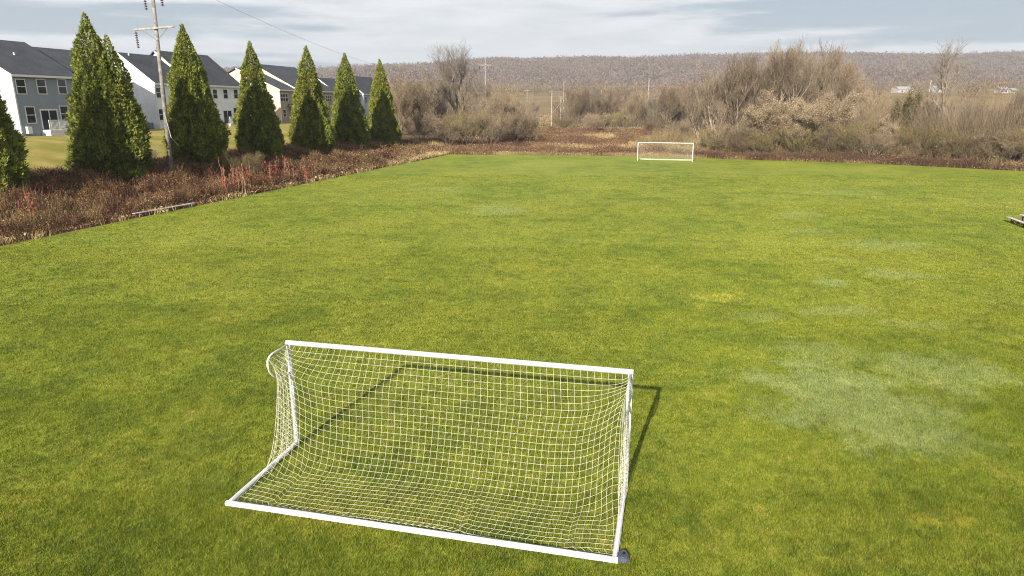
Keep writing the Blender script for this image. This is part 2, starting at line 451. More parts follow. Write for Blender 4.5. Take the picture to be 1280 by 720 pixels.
def field():
    ys = np.concatenate([np.arange(-40, 80, 4.0), np.arange(80, 107.01, 1.0)])
    V = []; Fc = []
    cols = 41
    for y in ys:
        x0 = float(edge_x(y))
        # right end of the row: where the far edge line drops below y
        x1 = 110.0 if y < 48 else float(np.interp(-y, [-FAR[k][1] for k in (1, 2, 3, 4, 5)], [FAR[k][0] for k in (1, 2, 3, 4, 5)]))
        x1 = max(x1, x0 + .5)
        for k in range(cols): V.append((x0 + (x1 - x0) * k / (cols - 1), y, .004))
    idx = np.arange(len(V)).reshape(len(ys), cols)
    f = np.stack([idx[:-1, :-1], idx[:-1, 1:], idx[1:, 1:], idx[1:, :-1]], -1).reshape(-1, 4)
    tag(link('sports_field', mesh_from('sports_field', np.array(V), [f]), M_LAWN), kind='structure')
field()

def in_field(x, y):
    return (x > edge_x(y) + .1) & (y < far_y(x))

def blades():
    out = []
    zones = [(8.0, 12, 4000, .0060, .048), (12, 17, 2300, .0068, .046), (17, 25, 1050, .010, .048), (25, 36, 430, .015, .05), (36, 52, 130, .024, .05), (52, 75, 45, .036, .05)]
    V = []
    for (d0, d1, den, wid, ht) in zones:
        hw = .80 * d1 + 2
        n = int((d1 - d0) * 2 * hw * den)
        y = rng.uniform(d0, d1, n); x = rng.uniform(-hw, hw, n)
        keep = (np.abs(x) < .80 * y + 2) & in_field(x, y)
        x = x[keep]; y = y[keep]; n = len(x)
        tuft = np.zeros(n)
        for k in range(9):
            q = rng.uniform(0, 6.283); fr = rng.uniform(1.2, 2.4) * (2.2 if k > 4 else 1.0) * 6.5 / (1 + d0 * .05)
            tuft += np.sin((x * math.cos(q) + y * math.sin(q)) * fr + rng.uniform(0, 6.283) + 1.3 * np.sin((x * math.sin(q) - y * math.cos(q)) * fr * .7))
        tuft /= 3.0
        h = ht * rng.uniform(.55, 1.35, n) * np.clip(1 + .17 * tuft, .5, 1.6)
        keep = rng.uniform(0, 1, n) < np.clip(.86 + .10 * tuft, .5, 1)
        x, y, h = x[keep], y[keep], h[keep]; n = len(x)
        a = rng.uniform(0, 2 * np.pi, n); lean = rng.uniform(0, .9, n) * h; la = rng.uniform(0, 2 * np.pi, n)
        wd = wid * rng.uniform(.6, 1.4, n)
        bx = np.cos(a) * wd; by = np.sin(a) * wd
        tri = np.zeros((n, 3, 3))
        tri[:, 0] = np.stack([x - bx, y - by, np.full(n, .002)], -1)
        tri[:, 1] = np.stack([x + bx, y + by, np.full(n, .002)], -1)
        tri[:, 2] = np.stack([x + np.cos(la) * lean, y + np.sin(la) * lean, h], -1)
        V.append(tri.reshape(-1, 3))
    V = np.concatenate(V); f = np.arange(len(V)).reshape(-1, 3)
    tag(link('lawn_grass', mesh_from('lawn_grass', V, [f]), M_BLADE), 'short green blades of mown turf', 'grass', kind='stuff')
blades()

# ------------------------------------------------------------------ goals
W2, GH, GD = 3.66, 2.44, 2.484

def net_mesh():
    nr, nb_, ns = 31, 55, 14          # rows, back columns, side columns (extra, per side)
    ncol = nb_ + 2 * ns
    P = np.zeros((nr + 1, ncol, 3)); pin = np.zeros((nr + 1, ncol), bool)
    tip = np.array([-.81, 2.36])      # y, z of the stanchion's rear end
    bar_z = .075
    # rear edge path of the net at the ends: along the stanchion, then down
    def endpath(v):
        L1, L2 = .82, 3.36; s = v * (L1 + L2)
        if s <= L1: return (0 + tip[0] * s / L1, GH - .05 + (tip[1] - GH + .03) * s / L1), True
        q = (s - L1) / L2
        return (tip[0] + (-GD - tip[0]) * q ** 1.6, tip[1] * (1 - q) + bar_z * q), False
    backx = np.linspace(-W2 + .03, W2 - .03, nb_)
    for i in range(nr + 1):
        v = i / nr
        (ey, ez), on = endpath(v)
        for j in range(nb_):
            c = ns + j
            q = min(j, nb_ - 1 - j) / 8.0; q = min(1, q)
            yy = -GD * v; zz = (GH - .05) * (1 - v) + bar_z * v
            P[i, c] = (backx[j], ey * (1 - q) + yy * q, ez * (1 - q) + zz * q)
        for j in (ns, ns + nb_ - 1):
            if on: pin[i, j] = True
        # sides
        pz = (GH - .05) * (1 - v) + bar_z * v
        if v > 0: pz = max(pz, bar_z)
        for sgn in (0, 1):
            X = -W2 + .0 if sgn == 0 else W2 - .0
            for j in range(ns):
                q = j / ns                                # 0 at the post
                cc = j if sgn == 0 else ncol - 1 - j
                P[i, cc] = (X, ey * q - .04 * (1 - q), pz * (1 - q) + ez * q)
                if j == 0: pin[i, cc] = True
                if on and i == 0: pin[i, cc] = True
    pin[0, :] = True
    for j in range(nb_): P[nr, ns + j] = (backx[j], -GD + .02, bar_z)
    for sgn in (0, 1):
        for j in range(ns):
            cc = j if sgn == 0 else ncol - 1 - j
            P[nr, cc] = ((-W2 if sgn == 0 else W2), -GD * j / ns, bar_z)
    pin[nr, :] = True
    # rest lengths
    rh = np.linalg.norm(P[:, 1:] - P[:, :-1], axis=-1) * 1.03
    rh[:, ns:ns + nb_ - 1] = (2 * W2 / (nb_ - 1)) * 1.004
    for i in range(nr + 1):
        v = i / nr; wside = .68 + (GD - .62) * .97 * sstep(.2, 1, v)
        rh[i, :ns] = wside / ns * 1.0; rh[i, -ns:] = wside / ns * 1.0
    rv = np.full((nr, ncol), (.82 + 3.40) / nr)
    cs = np.r_[np.linspace(0, 1, ns, endpoint=False), np.ones(nb_), np.linspace(0, 1, ns, endpoint=False)[::-1]]
    lens = (GH - .1) * (1 - cs) + (.82 + 3.36) * cs
    rv[:] = lens[None, :] / nr
    jit = np.random.default_rng(3).normal(0, .0006, P.shape); jit[pin] = 0
    P += jit; Q = P.copy()
    wgt = (~pin).astype(float)[..., None]
    def solve(A, B, wa, wb, rest):
        dl = B - A; L = np.linalg.norm(dl, axis=-1, keepdims=True) + 1e-9
        ex = np.maximum(0, (L - rest[..., None])) / L + .15 * np.minimum(0, (L - rest[..., None])) / L
        tw = wa + wb; tw[tw == 0] = 1
        return dl * ex * wa / tw, -dl * ex * wb / tw
    for it in range(520):
        vel = (P - Q) * .93; Q = P.copy()
        P = P + wgt * (vel + np.array([0, 0, -.0011]))
        for k in range(6):
            for par in (0, 1):
                A = P[:, par:-1:2]; B = P[:, par + 1::2]; n = min(A.shape[1], B.shape[1]); A = A[:, :n]; B = B[:, :n]
                da, db = solve(A, B, wgt[:, par:-1:2][:, :n].copy(), wgt[:, par + 1::2][:, :n], rh[:, par::2][:, :n])
                P[:, par:-1:2][:, :n] += da; P[:, par + 1::2][:, :n] += db
                A = P[par:-1:2]; B = P[par + 1::2]; n = min(len(A), len(B)); A = A[:n]; B = B[:n]
                da, db = solve(A, B, wgt[par:-1:2][:n].copy(), wgt[par + 1::2][:n], rv[par::2][:n])
                P[par:-1:2][:n] += da; P[par + 1::2][:n] += db
        low = (P[..., 2] < .045) & ~pin
        P[..., 2][low] = .045; Q[low] = P[low]
    # cords as thin prisms
    idx = np.arange(P.shape[0] * P.shape[1]).reshape(P.shape[:2])
    e = np.concatenate([np.stack([idx[:, :-1], idx[:, 1:]], -1).reshape(-1, 2), np.stack([idx[:-1], idx[1:]], -1).reshape(-1, 2)])
    pts = P.reshape(-1, 3)
    return prisms(pts[e[:, 0]], pts[e[:, 1]], np.full(len(e), .0027), np.full(len(e), .0027), 4)

def prisms(A, B, r0, r1, n=3):
    """arrays of tapered prisms -> (verts, faces)"""
    A = np.asarray(A, float); B = np.asarray(B, float); m = len(A)
    t = B - A; t /= (np.linalg.norm(t, axis=1, keepdims=True) + 1e-9)
    ref = np.where(np.abs(t[:, 2:3]) > .9, np.array([[1., 0, 0]]), np.array([[0, 0, 1.]]))
    a = np.cross(t, ref); a /= (np.linalg.norm(a, axis=1, keepdims=True) + 1e-9); b = np.cross(t, a)
    V = np.zeros((m, 2, n, 3))
    for k in range(n):
        q = 2 * np.pi * k / n; o = a * math.cos(q) + b * math.sin(q)
        V[:, 0, k] = A + o * np.asarray(r0)[:, None]; V[:, 1, k] = B + o * np.asarray(r1)[:, None]
    base = (np.arange(m) * 2 * n)[:, None]
    Fc = []
    for k in range(n):
        k2 = (k + 1) % n
        Fc.append(np.concatenate([base + k, base + k2, base + n + k2, base + n + k], 1))
    return V.reshape(-1, 3), np.concatenate(Fc)

def make_goal(label):
    root = empty('soccer_goal', (0, 0, 0), 0, label, 'soccer goal', 'white soccer goals on the field')
    s = .098
    b = MB(); b.bar((-W2 - .049, 0, GH), (W2 + .049, 0, GH), s, s, bev=.3); b.build('crossbar', M_WHITE, root)
    for sx in (-1, 1):
        b = MB(); b.bar((sx * W2, 0, .0), (sx * W2, 0, GH - .051), s, s * 1.03, up=(0, 1, 0), bev=.3); b.build('goalpost', M_WHITE, root)
        b = MB(); b.bar((sx * W2, -.055, .055), (sx * W2, -GD + .051, .055), .092, .09, bev=.25); b.build('side_ground_bar', M_WHITE, root)
        b = MB()
        x = sx * (W2 + .0)
        pts = [(x, -.04, GH - .03), (x, -.60, GH - .03), (x, -.72, GH - .05), (x, -.80, GH - .12), (x, -.82, GH - .22), (x, -.78, GH - .36), (x, -.67, GH - .50), (x, -.50, GH - .62), (x, -.28, GH - .69), (x, -.05, GH - .67)]
        b.tube(pts, .022, 8); b.build('stanchion', M_WHITE, root, True)
    b = MB(); b.bar((-W2 - .052, -GD, .055), (W2 + .052, -GD, .055), .098, .095, bev=.25); b.build('rear_ground_bar', M_WHITE, root)
    v, f = net_mesh()
    link('net', mesh_from('net', v, [f]), M_NET, root)
    return root
g1 = make_goal('large white soccer goal in the foreground with its cord net hanging towards the viewer')
g1.location = (-1.277, 13.056, .004); g1.rotation_euler = (0, 0, -.2312)
g2 = dup(g1); tag(g2, 'small far white soccer goal at the far edge of the field before the brown brush')
g2.location = (20.74, 93.83, .004); g2.rotation_euler = (0, 0, -.2908)
# the far goal opens toward the near one
g2.rotation_euler = (0, 0, -.2908 + math.pi)
for ch in list(bpy.data.objects):
    if ch.parent == g2: pass

def weight():
    c = gp(778, 699)
    root = empty('ground_weight', (c.x, c.y, .004), -.25, 'dark grey rubber weight on the grass at the rear right corner of the near goal', 'weight')
    bm = bmesh.new()
    out = [(-.10, -.13), (.06, -.14), (.115, -.10), (.12, .02), (.06, .16), (.0, .19), (-.05, .13), (-.12, .03)]
    lo = [bm.verts.new((x, y, 0)) for x, y in out]; hi = [bm.verts.new((x * .9, y * .9, .10 - y * .12)) for x, y in out]
    bm.faces.new(lo[::-1]); bm.faces.new(hi)
    for k in range(8): bm.faces.new((lo[k], lo[(k+1) % 8], hi[(k+1) % 8], hi[k]))
    bmesh.ops.bevel(bm, geom=[e for e in bm.edges], offset=.018, segments=2, affect='EDGES')
    me = bpy.data.meshes.new('weight_body'); bm.to_mesh(me); bm.free()
    link('weight_body', me, M_WEIGHT, root)
    b = MB(); b.tube([(0.02, .02, .08), (0.02, .02, .104)], .028, 12); b.build('bolt_socket_shade', M_HOLE, root)  # black disc on the surface stands in for the shade inside the hole
weight()

# ------------------------------------------------------------------ benches and bleacher
def bench(p0, p1, label):
    v = p1 - p0; L = v.length; rz = math.atan2(v.y, v.x)
    z = gzf((p0.x + p1.x) / 2, (p0.y + p1.y) / 2)
    root = empty('team_bench', ((p0.x + p1.x) / 2, (p0.y + p1.y) / 2, z), rz, label, 'bench', 'aluminium benches along the brambles')
    b = MB(); b.bar((-L/2, 0, .26), (L/2, 0, .26), .26, .05, bev=.2); b.build('seat', M_ALU, root)
    n = 4
    for k in range(n):
        x = -L/2 + .35 + (L - .7) * k / (n - 1)
        b = MB(); b.bar((x, -.12, -.08), (x, -.12, .23), .05, .05, up=(0, 1, 0)); b.bar((x, .12, -.08), (x, .12, .23), .05, .05, up=(0, 1, 0)); b.bar((x, -.10, .10), (x, .10, .10), .04, .04)
        b.build('leg', M_ALU, root)
    return root
bench(Vector((-25.75, 46.0, 0)), Vector((-24.0, 51.2, 0)), 'long pale metal bench at the bramble edge in the left foreground')
bench(Vector((-18.1, 78.0, 0)), Vector((-16.75, 83.8, 0)), 'farther metal bench half sunk in weeds near the far left corner of the field')

def bleacher():
    a = gp(1259, 277)
    root = empty('low_bleacher', (a.x, a.y, .004), -1.83, 'low wooden and metal bleacher entering at the right edge of the field', 'bleacher')
    L = 4.6
    for k, (y, z) in enumerate([(0, .30), (.62, .52)]):
        b = MB(); b.bar((0 + .25 * k, y, z), (L, y, z), .26, .05); b.build('seat_plank', M_ALU, root)
    b = MB(); b.bar((.2, .34, .20), (L, .34, .20), .24, .045); b.build('foot_plank', M_WOODRED, root)
    for x in (.55, 2.3, 4.1):
        b = MB()
        b.bar((x, -.08, .03), (x, .85, .03), .06, .06); b.bar((x, 0, .0), (x, 0, .275), .06, .06, up=(0, 1, 0)); b.bar((x, .62, .0), (x, .62, .495), .06, .06, up=(0, 1, 0))
        b.bar((x + .062, -.05, .08), (x + .062, .66, .46), .05, .05)
        b.build('support_frame', M_WOODRED, root)
bleacher()

# ------------------------------------------------------------------ conifers
def conifer_mesh(seed, R, H, tops):
    r_ = np.random.default_rng(seed)
    V = []; F_ = []
    n = 30000
    off = r_.uniform(0, 100, 3)
    for (tx, ty, th, tr, share) in tops:
        m = int(n * share)
        u = r_.uniform(0, 1, m)
        t = 1 - np.sqrt(1 - u * .9999)             # more toward the base
        ang = r_.uniform(0, 2 * np.pi, m)
        z = t * th
        prof = tr * ((1 - t) ** .74 * (1 - .45 * sstep(.78, 1, t)) + .004) * (0.84 + .16 * sstep(0, .2, t)) * .98
        # clumped surface: vertical plumes
        sc2 = 1.0 + .1 * (seed % 3); cl = np.array([mnoise.noise((math.cos(a) * 2.6 * sc2 + off[0], math.sin(a) * 2.6 + off[1], zz * .55 + off[2])) for a, zz in zip(ang, z)])
        cl2 = np.array([mnoise.noise((math.cos(a) * 7 + off[0], math.sin(a) * 7, zz * 1.3 + off[2])) for a, zz in zip(ang, z)])
        dep = r_.beta(3.2, 1.0, m)
        rad = prof * (.60 + .40 * dep) * (1 + .34 * cl + .26 * cl2)
        px = tx * np.minimum(1, .35 + t * .9) + rad * np.cos(ang); py = ty * np.minimum(1, .35 + t * .9) + rad * np.sin(ang)
        L = r_.uniform(.20, .58, m) * (.50 + .50 * (1 - t))
        out = np.stack([np.cos(ang), np.sin(ang), np.zeros(m)], -1)
        dirv = out * (r_.uniform(.25, .8, (m, 1)) * (1 - .75 * sstep(.8, 1, t))[:, None]) + np.array([0, 0, 1.0]) * r_.uniform(.35, 1.0, (m, 1)) + r_.normal(0, .28, (m, 3))
        dirv /= np.linalg.norm(dirv, axis=1, keepdims=True)
        side = np.cross(dirv, r_.normal(0, 1, (m, 3))); side /= np.linalg.norm(side, axis=1, keepdims=True)
        base = np.stack([px, py, z], -1)
        for k in range(3):
            sgn = (k - 1) * .55
            d2 = dirv + side * sgn; w = side * .030 + np.cross(dirv, side) * .022 * (k - 1)
            ll = L * (1.0 if k == 1 else .72)
            tri = np.stack([base - w * 1.2, base + w * 1.2, base + d2 * ll[:, None]], 1)
            mid = base + d2 * ll[:, None] * .5
            V.append(np.stack([base, mid + w * 1.5, base + d2 * ll[:, None], mid - w * 1.5], 1).reshape(-1, 3))
    V = np.concatenate(V); f = np.arange(len(V)).reshape(-1, 4)
    return mesh_from('crown', V, [f])

def trunk_mesh(H, r):
    b = MB(); b.tube([(0, 0, -.3), (.03, .02, H * .35), (-.02, .03, H * .7), (0, 0, H * .95)], r, 8, r2=.02)
    me = bpy.data.meshes.new('trunk'); me.from_pydata(b.v, [], b.f); me.materials.append(M_BARK); return me

def row_y(px, z):
    """depth where the column px meets the line of conifers"""
    x0, y0 = -32.1, 55.0
    t = along(x0, y0, .252, 1.0, px, z)
    return x0 + .252 * t, y0 + t
con_lab = [
    'dark conifer cut by the left edge of the photo',
    'large twin topped conifer beside the grey house',
    'tall conifer directly behind the leaning utility pole',
    'conifer standing where the white house ends, right of the one behind the pole',
    'conifer in front of the taupe house',
    'conifer second from the right end of the row',
    'last and smallest looking conifer at the right end of the row by the bare trees']
con = [(-32, -2, 2), (136, 12, 0), (243, 27, 1), (322, 49, 2), (387, 55, 3), (436, 64, 1), (478, 72, 1)]
tmpl = [conifer_mesh(11, 3.1, 12.6, [(-.45, .1, 12.6, 2.95, .62), (.95, -.3, 10.9, 2.75, .38)]),
        conifer_mesh(12, 2.8, 12.6, [(0, 0, 12.6, 2.85, .85)]),
        conifer_mesh(13, 2.8, 12.6, [(0, 0, 12.6, 2.8, .85)]),
        conifer_mesh(17, 2.8, 12.6, [(.25, 0, 12.6, 2.8, .62), (-.5, .2, 9.6, 2.5, .25)])]
for me in tmpl: me.materials.append(M_CONIFER)
tk = trunk_mesh(12.4, .26)
CONS = []
for k, (px, py, kind) in enumerate(con):
    x, y = row_y(px, 5.0)
    z = gzf(x, y) - .05
    top = at(px, py, y).z
    o = empty('conifer_tree', (x, y, z), random.uniform(0, 6) if kind else .3, con_lab[k], 'conifer', 'row of conifers beside the field')
    s = (top - z) / 12.75
    wdt = [1.0, 1.0, .98, .94, 1.0, .96, .92][k]
    o.scale = (wdt * .96, wdt * .96, s)
    link('crown', tmpl[kind], None, o); link('trunk', tk, None, o)
    CONS.append((x, y))

# ------------------------------------------------------------------ houses
HD = Vector((.2443, .9697, 0)); HN = Vector((-.9697, .2443, 0)); HROT = math.atan2(HD.y, HD.x)

class House:
    def __init__(s, name, label, px, eave_py, Y, base_z, group='houses behind the conifers'):
        c = at(px, eave_py, Y)
        s.o = Vector((c.x, c.y, base_z)); s.ez = c.z - base_z
        s.root = empty(name, s.o, HROT, label, 'house', group)
    def lx(s, px, z=7.0): return along(s.o.x, s.o.y, HD.x, HD.y, px, z)
    def lz(s, px, py):
        t = s.lx(px); p = s.o + HD * t
        return at(px, py, p.y).z - s.o.z
    def ridge(s, px, py, x=0.0):
        """depth back of the ridge and its height, from where the ridge end shows"""
        c = s.o + HD * x
        t = along(c.x, c.y, HN.x, HN.y, px, s.o.z + s.ez + 3)
        p = c + HN * t
        return t, at(px, py, p.y).z - s.o.z
    def unit(s, x0, x1, y0, W, ez, rz, wall, gable, oh=.32):
        """gabled block, ridge along x; front wall at y0"""
        b = MB(); y1 = y0 + 2 * W; yc = y0 + W; zr = rz - .05
        b.add([(x0,y0,-.5),(x1,y0,-.5),(x1,y0,ez),(x0,y0,ez),(x0,y1,-.5),(x1,y1,-.5),(x1,y1,ez),(x0,y1,ez),(x0,yc,zr),(x1,yc,zr)],
              [(0,1,2,3),(5,4,7,6),(4,0,3,8,7),(1,5,6,9,2)])
        wo = b.build('wall', [wall, gable], s.root)
        wo.data.polygons[2].material_index = 1; wo.data.polygons[3].material_index = 1
        k = (rz - ez) / W; t = .16
        b = MB()
        for (ya, yb) in ((y0 - oh, y0 + W), (y1 + oh, y0 + W)):
            za = ez - k * oh + .06; zb = rz + .06
            b.add([(x0-oh,ya,za),(x1+oh,ya,za),(x1+oh,yb,zb),(x0-oh,yb,zb),(x0-oh,ya,za+t),(x1+oh,ya,za+t),(x1+oh,yb,zb+t),(x0-oh,yb,zb+t)],
                  [(0,1,2,3),(4,5,6,7),(0,1,5,4),(1,2,6,5),(2,3,7,6),(3,0,4,7)])
        roof = b.build('roof', M_ROOF, s.root)
        b = MB()
        for x in (x0 - oh - .012, x1 + oh + .012):
            for (ya, yb) in ((y0 - oh, y0 + W),):
                za = ez - k * oh - .06; zb = rz - .06; hh = .24
                q = .012
                b.add([(x-q,ya,za),(x+q,ya,za),(x+q,yb,zb),(x-q,yb,zb),(x-q,ya,za+hh),(x+q,ya,za+hh),(x+q,yb,zb+hh),(x-q,yb,zb+hh)],
                      [(0,1,2,3),(4,5,6,7),(0,1,5,4),(1,2,6,5),(2,3,7,6),(3,0,4,7)])
        b.box(x0-oh, x1+oh, y0-oh-.03, y0-oh-.004, ez-k*oh-.06, ez-k*oh+.17)
        for x in (x0, x1): b.box(x-.07, x+.07, y0-.03, y0-.003, -.45, ez-.05)
        b.build('white_trim', s.trim, s.root)
        return roof
    trim = None
    def window(s, x, z0, z1, wd, y=0.0, rows=2, cols=1):
        fr = .075
        b = MB()
        b.box(x-wd/2-fr, x+wd/2+fr, y-.05, y+.02, z1, z1+fr); b.box(x-wd/2-fr, x+wd/2+fr, y-.06, y+.02, z0-fr, z0)
        b.box(x-wd/2-fr, x-wd/2, y-.05, y+.02, z0, z1); b.box(x+wd/2, x+wd/2+fr, y-.05, y+.02, z0, z1)
        for k in range(1, rows): zz = z0 + (z1-z0)*k/rows; b.box(x-wd/2, x+wd/2, y-.045, y+.02, zz-.03, zz+.03)
        for k in range(1, cols): xx = x-wd/2 + wd*k/cols; b.box(xx-.035, xx+.035, y-.047, y+.02, z0, z1)
        o = b.build('window', s.trim, s.root)
        g = MB(); g.box(x-wd/2, x+wd/2, y-.022, y-.004, z0, z1); g.build('pane', M_GLASS, o)
    def slider(s, x, z0, z1, wd, y=0.0):
        fr = .1; b = MB()
        b.box(x-wd/2-fr, x+wd/2+fr, y-.06, y+.02, z1, z1+fr*1.3)
        b.box(x-wd/2-fr, x-wd/2, y-.06, y+.02, z0, z1); b.box(x+wd/2, x+wd/2+fr, y-.06, y+.02, z0, z1); b.box(x-.04, x+.04, y-.05, y+.02, z0, z1)
        o = b.build('sliding_door', s.trim, s.root)
        g = MB(); g.box(x-wd/2, x+wd/2, y-.03, y-.004, z0, z1); g.build('pane', M_GLASS, o)
    def steps(s, x, z, y=0.0, run=1):
        b = MB(); b.box(x-1.0, x+1.0, y-1.2, y-.01, z-.16, z); b.box(x-.97, x+.97, y-1.16, y-.02, -.4, z-.16)
        n = 3
        for k in range(n):
            b.box(x+1.0+.28*k, x+1.28+.28*k, y-1.2, y-.01, -.3, z-.05-(z-.05)*(k+1)/(n+1))
        pass
        st = b.build('stairs', s.trim, s.root)
        r = MB()
        xe, ze = x + 2.2, .15
        for xx in np.linspace(x-.98, x+1.0, 15): r.box(xx-.025, xx+.025, y-1.2, y-1.16, z, z+.95)
        r.box(x-1.0, x+1.0, y-1.22, y-1.14, z+.95, z+1.02)
        for q in np.linspace(0, 1, 8):
            xx = x + 1.02 + (xe-x-1.02)*q; zz = z + (ze-z)*q; r.box(xx-.025, xx+.025, y-1.2, y-1.16, zz, zz+.95)
        r.bar((x+1.0, y-1.18, z+.98), (xe, y-1.18, ze+.98), .07, .07)
        r.build('railing', s.trim, st)
    def vent(s, roof, x, y, z):
        b = MB(); b.tube([(x, y, z-.3), (x, y, z+.45)], .09, 8); b.build('vent_pipe', M_TRIM, roof)

House.trim = M_TRIM
def on_roof(y0, W, ez, rz, y): return ez + (rz - ez) * (y - y0) / W

# grey house at the left
h = House('two_storey_house', 'slate grey two storey house with white stairs at the left edge', 14, 92.5, 71, 4.35)
W, ez = 6.4, h.ez
rzz = ez + 3.55
xe = h.lx(100)
roof = h.unit(0, xe, 0, W, ez, rzz, S_GREY, S_LGREY)
h.unit(xe + .35, xe + 8.0, .7, W, ez, rzz - .35, S_GREY, S_LGREY)
for px in (31, 56.5, 82): h.window(h.lx(px), h.lz(px, 117), h.lz(px, 99.5), .95)
for px, y0, y1 in ((37, 153.5, 134), (79.5, 151.5, 133)): h.window(h.lx(px), h.lz(px, y0), h.lz(px, y1), .95)
dx = h.lx(60); zd = h.lz(60, 161.5)
h.slider(dx, zd, h.lz(60, 138), 1.9); h.steps(dx - .25, zd - .04)
h.vent(roof, h.lx(62), 3.4, on_roof(0, W, ez, rzz, 3.4)); h.vent(roof, h.lx(20), 4.2, on_roof(0, W, ez, rzz, 4.2))
b = MB(); b.box(-1.0, xe, -3.0, -.05, -.35, -.12); b.build('patio', M_CONC, h.root)
b = MB(); b.box(h.lx(27), h.lx(27) + .5, -.35, -.02, .2, .9); b.build('meter_box', M_TRIM, h.root)

# white house behind the pole
h = House('two_storey_house', 'bright white two storey house behind the leaning utility pole', 193, 103, 94, 4.0)
W, rzz = h.ridge(150, 67.5); ez = h.ez
xm, xr = h.lx(240), h.lx(299)
roof = h.unit(0, xm, 0, W, ez, rzz, S_WHITE, S_WHITE)
f0 = -.55
roof2 = h.unit(xm + .02, xr, f0, W + .55, ez, rzz + .75, S_WHITE, S_WHITE)
for px in (197.5,): h.window(h.lx(px) + .3, h.lz(px, 122), h.lz(px, 109.5), .95); h.window(h.lx(px) + .5, h.lz(px, 150), h.lz(px, 136.5), .95)
for px in (266.5, 279.5, 292.5): h.window(h.lx(px), h.lz(px, 123), h.lz(px, 112), .95, f0)
h.slider(h.lx(279.5), h.lz(279, 154), h.lz(279, 138.5), 1.9, f0); h.window(h.lx(290), h.lz(290, 148), h.lz(290, 135), .95, f0)
h.steps(h.lx(279.5) - .2, h.lz(279, 154) - .04, f0)
h.vent(roof, h.lx(205), 4.5, on_roof(0, W, ez, rzz, 4.5)); h.vent(roof2, h.lx(280), 5, on_roof(f0, W + .55, ez, rzz + .75, 5))
b = MB(); b.box(-.9, -.25, .8, 2.0, -.3, 1.1); b.build('utility_cabinet', M_BOX, h.root)
b = MB(); b.box(xm, xr, -3.6, f0 - .03, -.35, -.1); b.build('patio', M_CONC, h.root)

House.trim = M_CREAM
h = House('two_storey_house', 'taupe and cream two storey house right of the white one, half hidden by conifers', 349, 112, 128, 3.9)
W, rzz = h.ridge(296, 86); ez = h.ez
xm, xr = h.lx(371), h.lx(416)
W = min(W, 11)
h.unit(0, xm, 0, W, ez, rzz, S_BEIGE, S_TAN)
h.unit(xm + .02, xr, -.6, W + .6, ez, rzz + 1.0, S_BEIGE, S_TAN)
h.window(h.lx(356), h.lz(356, 127), h.lz(356, 117), 2.4, cols=3); h.window(h.lx(355), h.lz(355, 146), h.lz(355, 137), .95)
h.window(h.lx(408), h.lz(408, 127), h.lz(408, 119.5), 2.4, -.6, cols=3)
b = MB(); x = h.lx(360); zz = h.lz(360, 131)
b.add([(x, -.02, zz), (x + 3, -.02, zz), (x + 3, -1.6, zz - .7), (x, -1.6, zz - .7), (x, -.02, zz + .14), (x + 3, -.02, zz + .14), (x + 3, -1.6, zz - .56), (x, -1.6, zz - .56)],
      [(0,1,2,3),(4,5,6,7),(0,1,5,4),(1,2,6,5),(2,3,7,6),(3,0,4,7)]); b.build('porch_roof', M_ROOF, h.root)
b = MB(); b.box(x + .1, x + .25, -1.5, -1.35, -.3, zz - .7); b.build('porch_post', M_CREAM, h.root)
b = MB(); b.box(x + 2.75, x + 2.9, -1.5, -1.35, -.3, zz - .7); b.build('porch_post', M_CREAM, h.root)

House.trim = M_TRIM
h = House('two_storey_house', 'farthest blue grey house showing white rakes beside the last two conifers', 420, 116, 162, 3.7)
W, rzz = h.ridge(397, 98); ez = h.ez; W = min(W, 9)
xm, xr = h.lx(452), h.lx(484)
h.unit(0, xm, 0, W, ez, rzz, S_BLUE, S_WHITE)
h.unit(xm + .02, xr, -.6, W + .6, ez, rzz + 1.0, S_BLUE, S_WHITE)
for px in (425, 455, 466): h.window(h.lx(px), ez - 2.2, ez - .8, 1.1, 0 if px < 450 else -.6)

